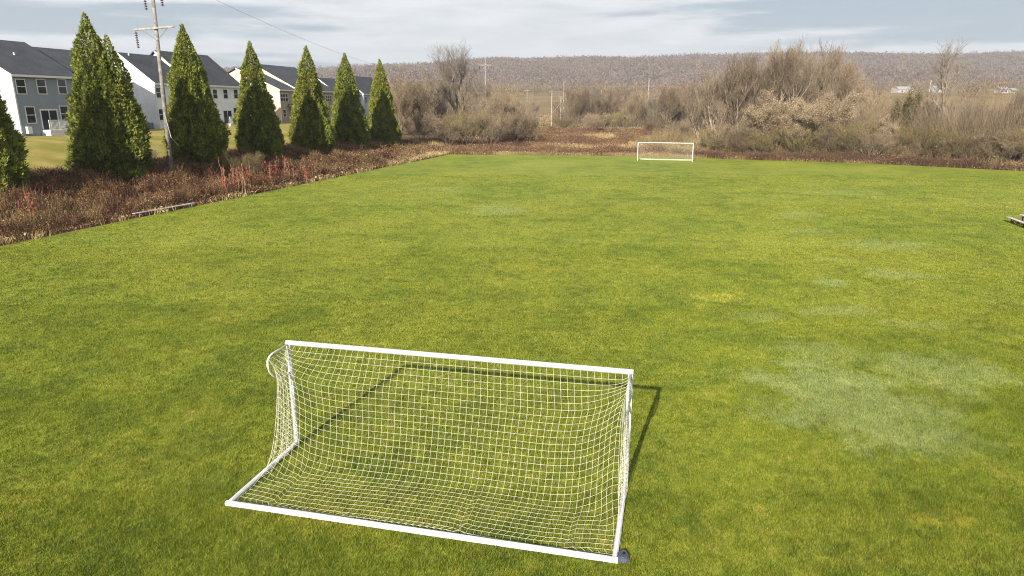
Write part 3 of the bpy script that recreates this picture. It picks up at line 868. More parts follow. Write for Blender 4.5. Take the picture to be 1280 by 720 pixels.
# ------------------------------------------------------------------ poles and wires
def main_pole():
    Y = 57.0
    b0 = at(212.5, 198, Y); tp = at(186.5, -45, Y)
    axis = (tp - b0).normalized()
    z0 = gzf(b0.x, b0.y)
    base = b0 - axis * ((b0.z - z0) / axis.z)
    root = empty('utility_pole', base, 0, 'weathered wooden utility pole leaning left before the conifers', 'utility pole')
    T = tp - base
    b = MB(); b.tube([(-axis * .5), T * .5, T], .19, 12, r2=.125); b.build('pole', M_POLE, root, True)
    def arm(py, pxl, pxr, name='crossarm'):
        l = at(pxl, py + 2, Y - .22) - base; r = at(pxr, py - 2, Y - .22) - base
        b = MB(); b.bar(l, r, .12, .15); a = b.build(name, M_POLEPALE, root)
        return l, r, a
    l, r, a = arm(35.3, 167.5, 217.5)
    c = (l + r) / 2
    b = MB()
    for q in (l.lerp(r, .2), l.lerp(r, .85)):
        pp = at(196 + 1.0, 51, Y - .2) - base
        b.tube([q + Vector((0, -.08, -.05)), pp + Vector((0, -.06, 0))], .028, 6)
    b.build('arm_brace', M_BOX, a)
    def string(p, ln, par):
        b = MB(); n = 7
        b.tube([p, p + Vector((0.04, 0, -ln))], .02, 6)
        for k in range(n):
            zc = -ln * (.12 + .8 * k / (n - 1)); q = p + Vector((.04 * -zc / ln, 0, zc))
            b.tube([q + Vector((0, 0, .05)), q + Vector((0, 0, -.04))], .06, 10, r2=.13)
        b.build('insulator_string', M_INSUL, par)
    string(l + Vector((.12, 0, -.08)), 1.3, a)
    l2, r2, a2 = arm(-14, 172, 205)
    string(l2 + Vector((.45, 0, -.08)), 1.35, a2); string(r2 + Vector((-.32, 0, -.08)), 1.30, a2)
    # conductors running away to the next pole, and a thin ground wire
    nxt = at(606, 76, 250)
    def wire(p, q, sag, rad, name, lab):
        pts = []
        for k in range(29):
            t = k / 28; v = p.lerp(q, t); v.z -= sag * 4 * t * (1 - t); pts.append(v)
        b = MB(); b.tube(pts, rad, 5); tag(b.build(name, M_WIRE), lab, 'wire', 'overhead wires')
    wire(base + T * .985, nxt + Vector((.0, 0, .6)), 6.5, .013, 'overhead_wire', 'thin single overhead wire descending from the leaning pole toward the hill')
    b = MB(); g0 = at(205, 140, Y - .3) - base; g1 = at(224, 183, Y + 1.5) - base
    b.tube([g0, at(214, 172, Y) - base, g1], .03, 6); b.build('guy_wire_guard', M_ALU, root)
main_pole()

def pole(px, Y, top_py, label, arm_py=None, aw=5.5, name='utility_pole', double=False, rad=.2, mat=None):
    zt = at(px, top_py, Y)
    z = gzf(zt.x, Y); H = zt.z - z
    root = empty(name, (zt.x, Y, z), 0, label, 'utility pole', 'distant utility poles')
    b = MB(); b.tube([(0, 0, -.5), (0, 0, H)], rad, 8, r2=rad * .7); b.build('pole', mat or M_POLEPALE, root)
    if arm_py is not None:
        za = at(px, arm_py, Y).z - z
        b = MB(); b.bar((-aw/2, -.28, za), (aw/2, -.28, za), .2, .28); a = b.build('crossarm', mat or M_POLEPALE, root)
        for sx in (-.46, .46):
            b = MB(); b.tube([(sx*aw, -.28, za-.15), (sx*aw, -.28, za-1.4)], .12, 8); b.build('insulator_string', M_INSUL, a)
    return root
pole(606.5, 250, 71, 'wooden pole with one crossarm rising behind the tall bare tree left of centre', 81.5, 4.4)
pole(705, 330, 100, 'slim pale pole just right of the two legged frame pole')
pole(811.5, 245, 98, 'single pale pole standing among the bare trees behind the far goal')
pole(659, 420, 111, 'short far pole by the pale field strip left of the frame pole', 113, 3.4, rad=.2)
pole(1164, 560, 100, 'far pole beside the pale farmhouse on the right', rad=.35, mat=M_TRIM)
pole(1229, 420, 118, 'short far pole on the right beyond the leaning tree', rad=.3)

def hframe():
    Y = 225.0
    a = at(690, 113, Y); b_ = at(701.5, 113, Y + 6)
    za = gzf(a.x, Y)
    root = empty('frame_pole', (a.x, Y, za), 0, 'two legged wooden frame pole with crossed braces in the brown brush', 'utility pole', 'distant utility poles')
    H = a.z - za; dx, dy = b_.x - a.x, 6.0
    b = MB(); b.tube([(0, 0, -.5), (0, 0, H)], .22, 8, r2=.17); b.build('leg', M_POLEPALE, root)
    b = MB(); b.tube([(dx, dy, -.5), (dx, dy, H - 1.0)], .22, 8, r2=.17); b.build('leg', M_POLEPALE, root)
    b = MB(); b.bar((-.8, -.3, H - .3), (dx + .8, dy - .3, H - .3), .22, .26); b.build('crossarm', M_POLEPALE, root)
    b = MB(); b.bar((0, -.2, H * .68), (dx, dy - .2, H * .40), .12, .16); b.bar((0, -.36, H * .40), (dx, dy - .36, H * .68), .12, .16); b.build('cross_brace', M_POLEPALE, root)
hframe()
def far_wires():
    for k, (y0, y1) in enumerate(((104.5, 107.5), (106.5, 105))):
        p, q = at(600, y0, 430), at(1010, y1, 470)
        pts = []
        for i in range(25):
            t = i / 24; v = p.lerp(q, t); v.z -= 1.2 * 4 * t * (1 - t); pts.append(v)
        b = MB(); b.tube(pts, .05, 4)
        tag(b.build('overhead_wire', M_WIRE), ('upper' if k == 0 else 'lower') + ' of the two distant overhead wires crossing before the hill', 'wire', 'overhead wires')
far_wires()

# ------------------------------------------------------------------ bare trees
def bare_tree(seed, H, stems=1, spread=.45, up=.35, levels=5, lean=(0, 0), dens=1.0, base_r=None, first=.28, leaf=0, lsize=.095, flare=.0, twig_r=.012, angle=.7):
    """returns (trunk mesh, crown mesh): tapered limbs and fine twigs as prisms"""
    R = random.Random(seed)
    segs = []; ends = []
    def grow(p, d, L, r, lvl):
        n = 5 if lvl < 2 else 4 if lvl < 4 else 3
        q = p.copy(); dd = d.copy()
        kids = []
        for i in range(n):
            dd = (dd + Vector((R.gauss(0, .11), R.gauss(0, .11), up * .16 + R.gauss(0, .06)))).normalized()
            q2 = q + dd * (L / n)
            ra = r * (1 - .62 * i / n); rb = r * (1 - .62 * (i + 1) / n)
            segs.append((q.copy(), q2.copy(), max(ra, twig_r * .6), max(rb, twig_r * .6), lvl))
            f = (i + 1) / n
            if lvl < levels and f > (first if lvl == 0 else .2):
                m = 2 * dens * (1.0, 1.0, .85, .8, .7)[lvl]
                m = int(m) + (R.random() < m - int(m))
                for _ in range(m): kids.append((q2.copy(), dd.copy(), rb, f))
            q = q2
        if lvl == levels: ends.append((q.copy(), dd.copy()))
        for (kp, kd, kr, f) in kids:
            a = R.uniform(0, 6.283); s = kd.orthogonal().normalized(); s = (s * math.cos(a) + kd.cross(s) * math.sin(a))
            nd = (kd * math.cos(angle * R.uniform(.6, 1.2)) + s * math.sin(angle * R.uniform(.6, 1.2)) + Vector((0, 0, up * .35))).normalized()
            grow(kp, nd, L * R.uniform(.42, .66) * (1.12 - .35 * f), kr * R.uniform(.58, .80), lvl + 1)
    br = base_r or H * .016
    for k in range(stems):
        a = 6.283 * k / max(1, stems) + R.uniform(0, .8)
        o = Vector((math.cos(a), math.sin(a), 0)) * (0.0 if stems == 1 else flare * R.uniform(.4, 1))
        tilt = 0 if stems == 1 else spread * R.uniform(.2, 1)
        d = Vector((math.cos(a) * tilt + lean[0], math.sin(a) * tilt + lean[1], 1)).normalized()
        grow(Vector((o.x * .12, o.y * .12, -.2)), (d + Vector((o.x, o.y, 0)) * .12).normalized(), H * .60 * R.uniform(.8, 1.05) if stems > 1 else H * .62, br * (1 if stems == 1 else .7), 0)
    zmax = max(s[1].z for s in segs); sc_ = H / zmax
    arr = lambda L_: (np.array([s[0] for s in L_]) * sc_, np.array([s[1] for s in L_]) * sc_, np.array([s[2] for s in L_]), np.array([s[3] for s in L_]))
    big = [s for s in segs if s[4] < 2]; fine = [s for s in segs if s[4] >= 2]
    v, f = prisms(*arr(big), 5); tm = mesh_from('trunk', v, [f])
    v, f = prisms(*arr(fine), 3); parts = [f]
    if leaf:
        e = [s for s in segs if s[4] >= levels - 1]
        r_ = np.random.default_rng(seed)
        P0 = np.array([s[1] for s in e]) * sc_
        P0 = np.repeat(P0, leaf, 0); P0 = P0 + r_.normal(0, .16, P0.shape)
        a = r_.normal(0, 1, P0.shape); a /= np.linalg.norm(a, axis=1, keepdims=True); c = np.cross(a, r_.normal(0, 1, P0.shape)); c /= np.linalg.norm(c, axis=1, keepdims=True)
        s = lsize * r_.uniform(.65, 1.35, (len(P0), 1))
        T = np.stack([P0 - a * s, P0 + c * s * .7, P0 + a * s, P0 - c * s * .7], 1).reshape(-1, 3)
        parts.append(np.arange(len(T)).reshape(-1, 4) + len(v)); 
        nf = len(f)
        v = np.concatenate([v, T])
    cm = mesh_from('crown', v, parts)
    if leaf:
        mi = np.zeros(len(cm.polygons), np.int32); mi[len(f):] = 1
        cm.polygons.foreach_set('material_index', mi)
    return tm, cm, len(segs)

TT = {}
def reg(key, mats, **kw):
    tm, cm, n = bare_tree(**kw)
    tm.materials.append(mats[0]); 
    for m in mats[1:]: cm.materials.append(m)
    TT[key] = (tm, cm, kw['H'])
    print(key, n)
for i in range(3): reg(f'vase{i}', (M_PALEBARK, M_TWIGRED), seed=20 + i, H=15, stems=5, spread=.38, up=.62, levels=4, dens=1.05, flare=.5, angle=.42, first=.15, base_r=.23, twig_r=.0095)
for i in range(3): reg(f'brown{i}', (M_BARK, M_TWIG), seed=30 + i, H=13, stems=4, spread=.42, up=.42, levels=4, dens=1.08, flare=.3, angle=.6, first=.08, base_r=.20, twig_r=.0095)
for i in range(2): reg(f'grey{i}', (M_BARK, M_TWIGGREY), seed=40 + i, H=14, stems=2, spread=.3, up=.28, levels=4, dens=1.2, angle=.68, first=.1, base_r=.22, twig_r=.0095)
reg('big', (M_BARK, M_TWIGGREY), seed=57, H=20, stems=3, spread=.34, up=.30, levels=4, dens=1.0, angle=.56, first=.35, flare=.2, base_r=.36, twig_r=.008)
reg('leaning', (M_BARK, M_TWIGGREY), seed=63, H=17, stems=1, up=.22, levels=4, dens=1.0, angle=.6, lean=(.20, 0), first=.4, base_r=.34, twig_r=.012)
for i in range(3): reg(f'shrub{i}', (M_BARK, M_TWIG), seed=70 + i, H=5, stems=9, spread=.9, up=.22, levels=3, dens=1.15, flare=.9, angle=.6, base_r=.05, twig_r=.008)
for i in range(2): reg(f'olive{i}', (M_BARK, M_OLIVE), seed=80 + i, H=6, stems=8, spread=.7, up=.35, levels=3, dens=1.15, flare=.8, angle=.55, base_r=.06, twig_r=.0085)
for i in range(2): reg(f'tan{i}', (M_BARK, M_TWIG, M_TANLEAF), seed=90 + i, H=9, stems=4, spread=.6, up=.3, levels=4, dens=1.0, flare=.4, angle=.65, leaf=2, lsize=.045, base_r=.1, twig_r=.009)
for i in range(2): reg(f'ivy{i}', (M_BARK, M_TWIG, M_IVY), seed=100 + i, H=8, stems=4, spread=.45, up=.45, levels=3, dens=1.1, flare=.5, angle=.6, leaf=1, base_r=.1, twig_r=.009)

def place(kind, px, Y, top_py, name, label, cat, group, width=1.0, rz=None):
    tm, cm, H0 = TT[kind]
    p = at(px, top_py, Y); z = gzf(p.x, Y) - .05
    s = max(.2, (p.z - z) / H0)
    o = empty(name, (p.x, Y, z), random.uniform(0, 6.28) if rz is None else rz, label, cat, group)
    o.scale = (s * width, s * width, s)
    link('trunk', tm, None, o); link('crown', cm, None, o)
    return o
GT = 'bare trees round the field'
T = lambda *a, **k: place(*a, **k)
def tree(kind, px, Y, top, label, **k): return place(kind, px, Y, top, 'bare_tree', label, 'bare tree', GT, **k)
def shrub(kind, px, Y, top, label, **k): return place(kind, px, Y, top, 'bare_shrub', label, 'shrub', 'shrubs round the field', **k)
# left clump
tree('brown0', 499, 122, 90, 'bare brown tree close against the last conifer', width=.8)
tree('brown1', 521, 127, 84, 'bare brown tree second to the right of the last conifer', width=.9)
tree('grey0', 545, 132, 92, 'thin grey bare tree at the left foot of the tallest bare tree', width=.8)
tree('big', 573, 136, 43, 'tallest spreading bare tree standing against the sky left of centre', width=1.0)
tree('grey1', 604, 140, 92, 'grey bare tree directly below the crossarm pole left of centre', width=.9)
tree('brown2', 622, 132, 100, 'bushy brown bare tree right of the crossarm pole', width=1.0)
tree('brown0', 645, 138, 112, 'low brown bare tree at the right end of the left clump', width=1.2)
shrub('shrub0', 527, 116, 134, 'broad tan shrub at the field corner under the left clump', width=1.25)
shrub('shrub1', 560, 118, 146, 'low brown shrub in front of the tallest bare tree', width=1.3)
shrub('olive0', 583, 120, 132, 'olive tinged shrub left of centre in front of the left clump', width=1.1)
shrub('shrub2', 612, 121, 124, 'tall rounded brown shrub right of the olive tinged one', width=1.1)
shrub('shrub0', 640, 126, 128, 'dark brown shrub at the right end of the left clump', width=1.1)
shrub('olive1', 662, 140, 146, 'small olive shrub left of the two legged frame pole', width=1.2)
place('ivy0', 549, 119, 142, 'evergreen_bush', 'dark green bush tucked into the brown clump right of the last conifer', 'bush', 'evergreen bushes', width=.7)
# middle belt
mid = [('grey1', 668, 215, 122, 'faint bare tree left of the two legged frame pole'),
       ('brown1', 722, 228, 103, 'bare tree just right of the slim pale pole'),
       ('grey0', 738, 240, 100, 'grey bare tree midway between the slim pole and the far goal'),
       ('brown2', 756, 224, 108, 'brown bare tree above and left of the far goal'),
       ('grey1', 778, 236, 104, 'grey bare tree above the left post of the far goal'),
       ('brown0', 795, 222, 106, 'bushy bare tree left of the pole behind the far goal'),
       ('grey0', 824, 226, 101, 'dark limbed bare tree right of the pole behind the far goal'),
       ('brown1', 838, 214, 98, 'tall bare tree above the right half of the far goal'),
       ('brown2', 856, 220, 104, 'bare tree above the right post of the far goal')]
for k, px, Y, tp, lb in mid: tree(k, px, Y, tp, lb, width=.95)
ms = [('shrub1', 744, 190, 138, 'brown shrub in the meadow left of the far goal'), ('olive1', 772, 196, 134, 'olive shrub in the meadow above the far goal'),
      ('shrub2', 822, 160, 142, 'rounded tan shrub right behind the far goal'), ('shrub0', 846, 150, 146, 'tan brown shrub behind the right post of the far goal'),
      ('olive0', 706, 205, 144, 'olive shrub beside the two legged frame pole'), ('shrub2', 868, 165, 140, 'brown shrub at the left foot of the right hand thicket')]
for k, px, Y, tp, lb in ms: shrub(k, px, Y, tp, lb, width=1.35)
# right thicket
rt = [('vase0', 884, 118, 92, 'reddish bare tree at the left end of the right hand thicket'),
      ('vase1', 903, 114, 76, 'reddish bare tree second from the left in the right hand thicket'),
      ('vase2', 921, 116, 68, 'reddish upright bare tree right of the second in the thicket'),
      ('vase0', 938, 112, 62, 'upright bare tree left of the thicket top with pale stems'),
      ('vase1', 957, 117, 60, 'upright reddish bare tree just left of the thicket top'),
      ('vase2', 975, 113, 54, 'tall bare tree beside the highest one of the thicket on its left'),
      ('vase0', 996, 115, 43, 'highest bare tree of the right hand thicket'),
      ('vase1', 1016, 118, 52, 'tall bare tree right of the highest one of the thicket'),
      ('vase2', 1034, 113, 44, 'tall grey topped bare tree near the right end of the thicket'),
      ('brown1', 1052, 118, 58, 'bare tree leaning out at the right end of the thicket'),
      ('brown2', 1068, 122, 82, 'lower bare tree finishing the thicket on the right')]
for k, px, Y, tp, lb in rt: tree(k, px, Y, tp, lb, width=1.0)
place('tan0', 978, 100, 112, 'leafy_tree', 'tan leaved small tree in front of the thicket left one of the pair', 'tree', 'tan leaved trees', width=1.0)
place('tan1', 1030, 99, 112, 'leafy_tree', 'tan leaved small tree in front of the thicket right one of the pair', 'tree', 'tan leaved trees', width=1.0)
place('tan0', 1108, 96, 142, 'leafy_tree', 'low pale tan leaved tree left of the dark ivy covered tree', 'tree', 'tan leaved trees', width=.9)
rs = [('brown0', 1090, 105, 106, 'bare olive brown tree left of the dark ivy covered tree'), ('brown1', 1118, 108, 110, 'thin bare tree just left of the ivy covered tree'),
      ('grey0', 1160, 106, 114, 'bare tree below the pale farmhouse on the right'), ('brown2', 1180, 104, 118, 'bushy bare tree at the foot of the tall leaning tree'),
      ('brown0', 1226, 110, 122, 'low bare tree right of the tall leaning tree'), ('brown1', 1262, 96, 118, 'bare tree near the right edge of the photo'), ('grey1', 1292, 92, 96, 'bare tree at the very right edge of the photo')]
rs += [('brown2', 1144, 104, 122, 'bare tree just right of the ivy covered tree'), ('grey1', 1208, 107, 120, 'thin bare tree close against the right side of the leaning tree'),
       ('brown1', 1244, 101, 128, 'low bare tree in front of the round dark green bush'), ('brown0', 1282, 99, 112, 'tall bushy bare tree at the right border of the photo')]
for k, px, Y, tp, lb in rs: tree(k, px, Y, tp, lb, width=.9)
tree('leaning', 1196, 98, 43, 'tall thin bare tree leaning right above all others on the right', rz=0, width=.9)
place('ivy1', 1137, 101, 106, 'ivy_covered_tree', 'dark ivy covered tree standing among bare trees on the right', 'tree', 'evergreen bushes', width=.5)
place('ivy0', 1240, 150, 136, 'evergreen_bush', 'round dark green bush on the pasture right of the leaning tree', 'bush', 'evergreen bushes', width=1.2)
place('ivy1', 1273, 94, 110, 'ivy_covered_tree', 'ivy wrapped trunk near the right edge of the photo', 'tree', 'evergreen bushes', width=.28)
fs = []
names = ['left of', 'below', 'right of']
shr = [(893, 104, 150, 'olive0', 'olive shrub right of the far goal'), (912, 102, 144, 'shrub0', 'tan stemmed shrub under the second tree of the thicket'),
       (934, 101, 150, 'shrub1', 'brown shrub left of the tan leaved pair'), (955, 99, 156, 'olive1', 'olive shrub at the left foot of the tan leaved pair'),
       (1004, 97, 150, 'olive0', 'olive green shrub between the tan leaved pair'), (1052, 95, 148, 'shrub2', 'tan brown shrub right of the tan leaved pair'),
       (1074, 94, 140, 'olive1', 'tall olive shrub below the right end of the thicket'), (1092, 92, 158, 'shrub0', 'low brown shrub left of the low tan leaved tree'),
       (1126, 92, 160, 'shrub1', 'low brown shrub in front of the ivy covered tree'), (1150, 91, 148, 'olive0', 'olive shrub right of the ivy covered tree'),
       (1172, 90, 160, 'shrub2', 'low brown shrub under the leaning tree'), (1198, 88, 152, 'olive1', 'olive shrub just right of the foot of the leaning tree'),
       (1218, 87, 158, 'shrub0', 'tan shrub below the round dark green bush on its left'), (1246, 86, 160, 'shrub1', 'tan shrub directly below the round dark green bush'),
       (1272, 84, 158, 'shrub2', 'brown shrub at the right edge of the photo under the ivy wrapped trunk'), (1300, 83, 150, 'olive0', 'olive shrub cut by the right edge of the photo')]
for px, Y, tp, k, lb in shr: shrub(k, px, Y, tp, lb, width=1.15)
# grey green weeds by the row of conifers
shrub('olive0', 306, 64, 184, 'pale olive shrub in the gap right of the conifer behind the pole', width=1.0)
shrub('shrub1', 186, 64, 183, 'brown shrub between the twin topped conifer and the pole', width=1.2)

# ------------------------------------------------------------------ brush, dry grass (uncountable)
def scatter_brush(name, label, mat, X, Y, Hh, size, seed, stems=.35, kind='stuff'):
    """leaf flakes and thin canes filling a low uneven volume"""
    r_ = np.random.default_rng(seed); n = len(X)
    Z0 = gz(X, Y)
    isst = r_.uniform(0, 1, n) < stems
    z = Z0 + Hh * np.where(isst, 0, r_.beta(1.6, 1.1, n))
    P = np.stack([X, Y, z], -1)
    s = size * r_.uniform(.6, 1.5, n)
    a = r_.normal(0, 1, (n, 3)); a /= np.linalg.norm(a, axis=1, keepdims=True)
    c = np.cross(a, r_.normal(0, 1, (n, 3))); c /= np.linalg.norm(c, axis=1, keepdims=True)
    q = np.stack([P - a * s[:, None], P + c * s[:, None] * .55, P + a * s[:, None], P - c * s[:, None] * .55], 1)
    # canes
    tl = (Hh * r_.uniform(.7, 1.25, n))[:, None]
    ln = r_.normal(0, .35, (n, 3)); ln[:, 2] = 1
    side = np.stack([np.cos(a[:, 0] * 9), np.sin(a[:, 0] * 9), np.zeros(n)], -1) * (size * .16)[:, None]
    top = P + ln * tl
    cane = np.stack([P - side, P + side, top + side * .3, top - side * .3], 1)
    V = np.where(isst[:, None, None], cane, q).reshape(-1, 3)
    o = link(name, mesh_from(name, V, [np.arange(len(V)).reshape(-1, 4)]), mat)
    return tag(o, label, 'brush', kind=kind)

def clump(x, y, sc_, seed):
    return np.array([mnoise.noise((a * sc_ + seed, b * sc_, seed * 1.7)) for a, b in zip(x, y)])

def left_band(n, d0, d1, y0, y1, seed, bias=1.0):
    r_ = np.random.default_rng(seed)
    y = y0 + (y1 - y0) * r_.uniform(0, 1, n) ** bias
    d = r_.uniform(d0, d1, n)
    x = edge_x(y) - d + r_.normal(0, .12, n)
    return x, y, d
# brambles
x, y, d = left_band(560000, .3, 13.0, 26, 112, 1, 1.35)
cl = clump(x, y, .45, 3); cl2 = clump(x, y, 1.6, 9)
hh = np.clip((.55 + .95 * cl + .55 * cl2), .10, 1.7) * sstep(0, 1.6, d) * (1 - .7 * sstep(10.5, 13, d)) + .12
near_corner = sstep(84, 104, y)
keep = (rng.uniform(0, 1, len(x)) > near_corner * .8)
hh = hh * (1 - .35 * near_corner)
sz = .020 + .00062 * y
scatter_brush('bramble_thicket', 'tangled red brown brambles along the left side of the field', M_BRAMBLE, x[keep], y[keep], hh[keep], sz[keep], 2, .42)
cw = clump(x, y, .33, 14)
kw = keep & (cw > .12) & (rng.uniform(0, 1, len(x)) < .2)
scatter_brush('tall_weeds', 'olive and tan weeds standing in clumps among the brambles', M_WEED, x[kw], y[kw], hh[kw] * 1.05 + .15, sz[kw] * .9, 12, .7)
# dry grass fringe along the left edge, the corner and the meadow
x, y, d = left_band(42000, -.15, 2.0, 26, 110, 4, 1.1)
cl = clump(x, y, .5, 21)
k = (rng.uniform(0, 1, len(x)) < np.clip(.02 + cl * .8 + sstep(80, 100, y) * .7 - d * .12, .02, 1))
fr = (x[k], y[k], .28 + .2 * rng.uniform(0, 1, k.sum()), .05 + .0010 * y[k])
r_ = np.random.default_rng(5)
n = 60000
x2 = r_.uniform(-22, 62, n); y2 = far_y(x2) + r_.uniform(-.15, 1, n) ** 2 * 2.0
cl = clump(x2, y2, .25, 33); k2 = (r_.uniform(0, 1, n) < np.clip(.25 + cl, .04, 1) * np.where(x2 > 28, .35, 1))
x3, y3, d3 = left_band(30000, .5, 9, 84, 118, 6); cl3 = clump(x3, y3, .3, 41); k3 = r_.uniform(0, 1, len(x3)) < np.clip(.55 + cl3, 0, 1)
# pale meadow pools beyond the far edge
n4 = 90000
x4 = r_.uniform(-8, 48, n4); y4 = r_.uniform(108, 185, n4); cl4 = clump(x4, y4, .075, 52)
cen = np.exp(-((x4 - 16 - (y4 - 125) * .1) / 12) ** 2 - ((y4 - 122) / 14) ** 2) * .5
k4 = (cl4 + cen * .9 > .24) & (r_.uniform(0, 1, n4) < .9)
dx_ = np.concatenate([fr[0], x2[k2], x3[k3], x4[k4]]); dy_ = np.concatenate([fr[1], y2[k2], y3[k3], y4[k4]])
dh_ = np.concatenate([fr[2], r_.uniform(.2, .55, k2.sum()), r_.uniform(.3, .7, k3.sum()), r_.uniform(.45, .95, k4.sum())])
ds_ = np.concatenate([fr[3], np.full(k2.sum(), .07), np.full(k3.sum(), .075), np.full(k4.sum(), .12)])
scatter_brush('dry_grass', 'pale straw coloured dry grass along the field edge and in the meadow', M_DRY, dx_, dy_, dh_, ds_, 8, .85)
# red brown brush beyond the far edge
n = 330000
x = r_.uniform(-30, 62, n); y = far_y(x) + r_.uniform(.4, 1, n) * 0 + (r_.uniform(0, 1, n) ** 1.3) * 100 + .5
cl = clump(x, y, .075, 52); cen = np.exp(-((x - 16 - (y - 125) * .1) / 12) ** 2 - ((y - 122) / 14) ** 2) * .5
cb = clump(x, y, .22, 61)
k = ~((cl + cen * .9 > .24) & (y > 110)) & (x > edge_x(y) - 4) & ~((x > 42) & (y > far_y(x) + 30))
k &= np.abs(x) < .8 * y
hh = np.clip(.75 + .8 * cb, .2, 1.5) * sstep(0, 2.5, y - far_y(x)) + .15
scatter_brush('meadow_brush', 'low red brown brush beyond the far edge of the field', M_REDBRUSH, x[k], y[k], hh[k], (.035 + .0006 * y)[k], 9, .45)
n = 130000
x = r_.uniform(-130, 210, n); y = r_.uniform(118, 300, n)
ok = (np.abs(x - 20) < .7 * y) & ~((y < 186) & (x > -4) & (x < 44)) & (x > edge_x(y) - np.where(y < 130, 8, 14) - .3 * np.maximum(y - 150, 0)) & ~((x > 95) & (y > 130))
cb = clump(x, y, .07, 91)
hh = np.clip(1.0 + 2.6 * cb, .3, 2.6)
x, y, hh = x[ok], y[ok], hh[ok]
scatter_brush('field_scrub', 'brown and olive scrub covering the rough ground under the farther bare trees', foliage('brown_olive_scrub', [(.13, .085, .046), (.22, .155, .080), (.32, .24, .13)], scale=.05, spread=.6), x, y, hh, .05 + .0009 * y, 13, .5)
n = 90000
px_ = r_.uniform(-60, 105, n); y = 236 + r_.normal(0, 11, n); x = px_
cb = clump(x, y, .05, 95)
hh = np.clip(5.5 + 7 * cb, 1.0, 10.5) * r_.uniform(.5, 1.15, n)
ok = (cb > -.25) & ~((x > 8) & (x < 15)); x, y, hh = x[ok], y[ok], hh[ok]
scatter_brush('hedgerow_saplings', 'hazy mass of thin bare saplings behind the meadow', M_TWIG, x, y, hh, np.full(len(x), .16), 15, .75)
# dark brown hedge bottom along the right part of the far edge
n = 150000
x = r_.uniform(24, 90, n); y = far_y(x) + .3 + r_.uniform(0, 1, n) ** 1.2 * 9
cb = clump(x, y, .35, 71)
hh = np.clip(1.0 + 1.0 * cb, .25, 2.0) * (.65 + .35 * sstep(28, 50, x)) * sstep(-.3, .9, y - far_y(x))
scatter_brush('thicket_undergrowth', 'dark brown undergrowth at the foot of the right hand thicket', M_DARKBRUSH, x, y, hh, np.full(n, .07), 10, .5)
n = 240000
x = r_.uniform(24, 110, n); y = far_y(x) + 4 + r_.uniform(0, 1, n) * 30
cb = clump(x, y, .22, 81)
hh = np.clip(1.7 + 2.4 * cb, .3, 3.8) * (1 + .55 * sstep(44, 60, x) * sstep(5, 14, y - far_y(x)))
scatter_brush('olive_undergrowth', 'tan and olive undergrowth between the trees on the right', foliage('tan_olive_brush', [(.095, .068, .036), (.195, .142, .072), (.31, .235, .12)], scale=.12, spread=.6), x, y, hh, np.full(n, .08), 11, .6)

n = 110000
x = r_.uniform(40, 100, n); y = far_y(x) + 8 + r_.uniform(0, 1, n) * 26
cb = clump(x, y, .13, 97)
hh = np.clip(5.6 + 9 * cb, .8, 11.0) * r_.uniform(.45, 1.1, n)
ok = cb > -.32; x, y, hh = x[ok], y[ok], hh[ok]
scatter_brush('edge_saplings', 'hazy thin bare saplings filling the ground between the trees on the right', foliage('grey_brown_saplings', [(.085, .062, .040), (.16, .12, .08), (.25, .195, .13)], scale=.25, spread=.6), x, y, hh, np.full(len(x), .085), 17, .8)
# scarlet seedlings
red_lab = ['scarlet plant in the brambles below the cut off conifer', 'short scarlet plant left of the near scarlet one', 'scarlet sprig under the twin topped conifer',
           'red plant left of the large red patch', 'tall red plant in the middle of the red patch', 'bright red plant right of the middle of the red patch', 'red plant below the conifer standing where the white house ends',
           'red plant below the gap left of the conifer in front of the taupe house', 'red plant below the conifer in front of the taupe house', 'last red plant beside the tan weeds', 'thin red plant at the left end of the red patch', 'low red plant at the near side of the red patch']
reds = [(43, 262, 240, 41.5), (30, 262, 246, 41.8), (70, 232, 216, 47), (272, 222, 212, 57), (292, 220, 203, 58.5), (299, 224, 208, 57.5), (318, 216, 203, 61),
        (337, 214, 200, 63), (362, 211, 198, 66), (383, 220, 208, 66), (281, 226, 214, 56.5), (306, 221, 211, 60)]
def red_mesh(seed):
    r_ = np.random.default_rng(seed); n = 110
    t = r_.uniform(.2, 1, n); st = r_.integers(0, 5, n); base = r_.normal(0, .22, (5, 2)); ln = r_.normal(0, .18, (5, 2))
    P = np.stack([base[st, 0] + ln[st, 0] * t, base[st, 1] + ln[st, 1] * t, t * (.75 + .25 * (st % 3) / 2)], -1) + r_.normal(0, .055, (n, 3))
    a = r_.normal(0, 1, (n, 3)); a[:, 2] -= .4; a /= np.linalg.norm(a, axis=1, keepdims=True); c = np.cross(a, r_.normal(0, 1, (n, 3))); c /= np.linalg.norm(c, axis=1, keepdims=True)
    s = r_.uniform(.035, .075, (n, 1))
    V = np.stack([P - a * s, P + c * s * .45, P + a * s, P - c * s * .45], 1).reshape(-1, 3)
    leaf = mesh_from('leaf_cluster', V, [np.arange(len(V)).reshape(-1, 4)]); leaf.materials.append(M_RED)
    A = np.concatenate([base, np.zeros((5, 1)) - .1], 1); B = np.concatenate([base + ln, (.75 + .25 * (np.arange(5) % 3) / 2)[:, None]], 1)
    v, f = prisms(A, B, np.full(5, .014), np.full(5, .006), 4); stem = mesh_from('stem', v, [f]); stem.materials.append(M_TWIGRED)
    return leaf, stem
rm = [red_mesh(201), red_mesh(202), red_mesh(203)]
for k, (px, pb, pt, Y) in enumerate(reds):
    p = at(px, pb, Y); z = gzf(p.x, Y); top = at(px, pt, Y).z
    o = empty('red_plant', (p.x, Y, z), k * 1.3, red_lab[k], 'plant', 'red leaved plants in the brambles')
    s = max(.7, top - z); o.scale = (s * .62, s * .62, s * 1.1)
    link('leaf_cluster', rm[k % 3][0], None, o); link('stem', rm[k % 3][1], None, o)

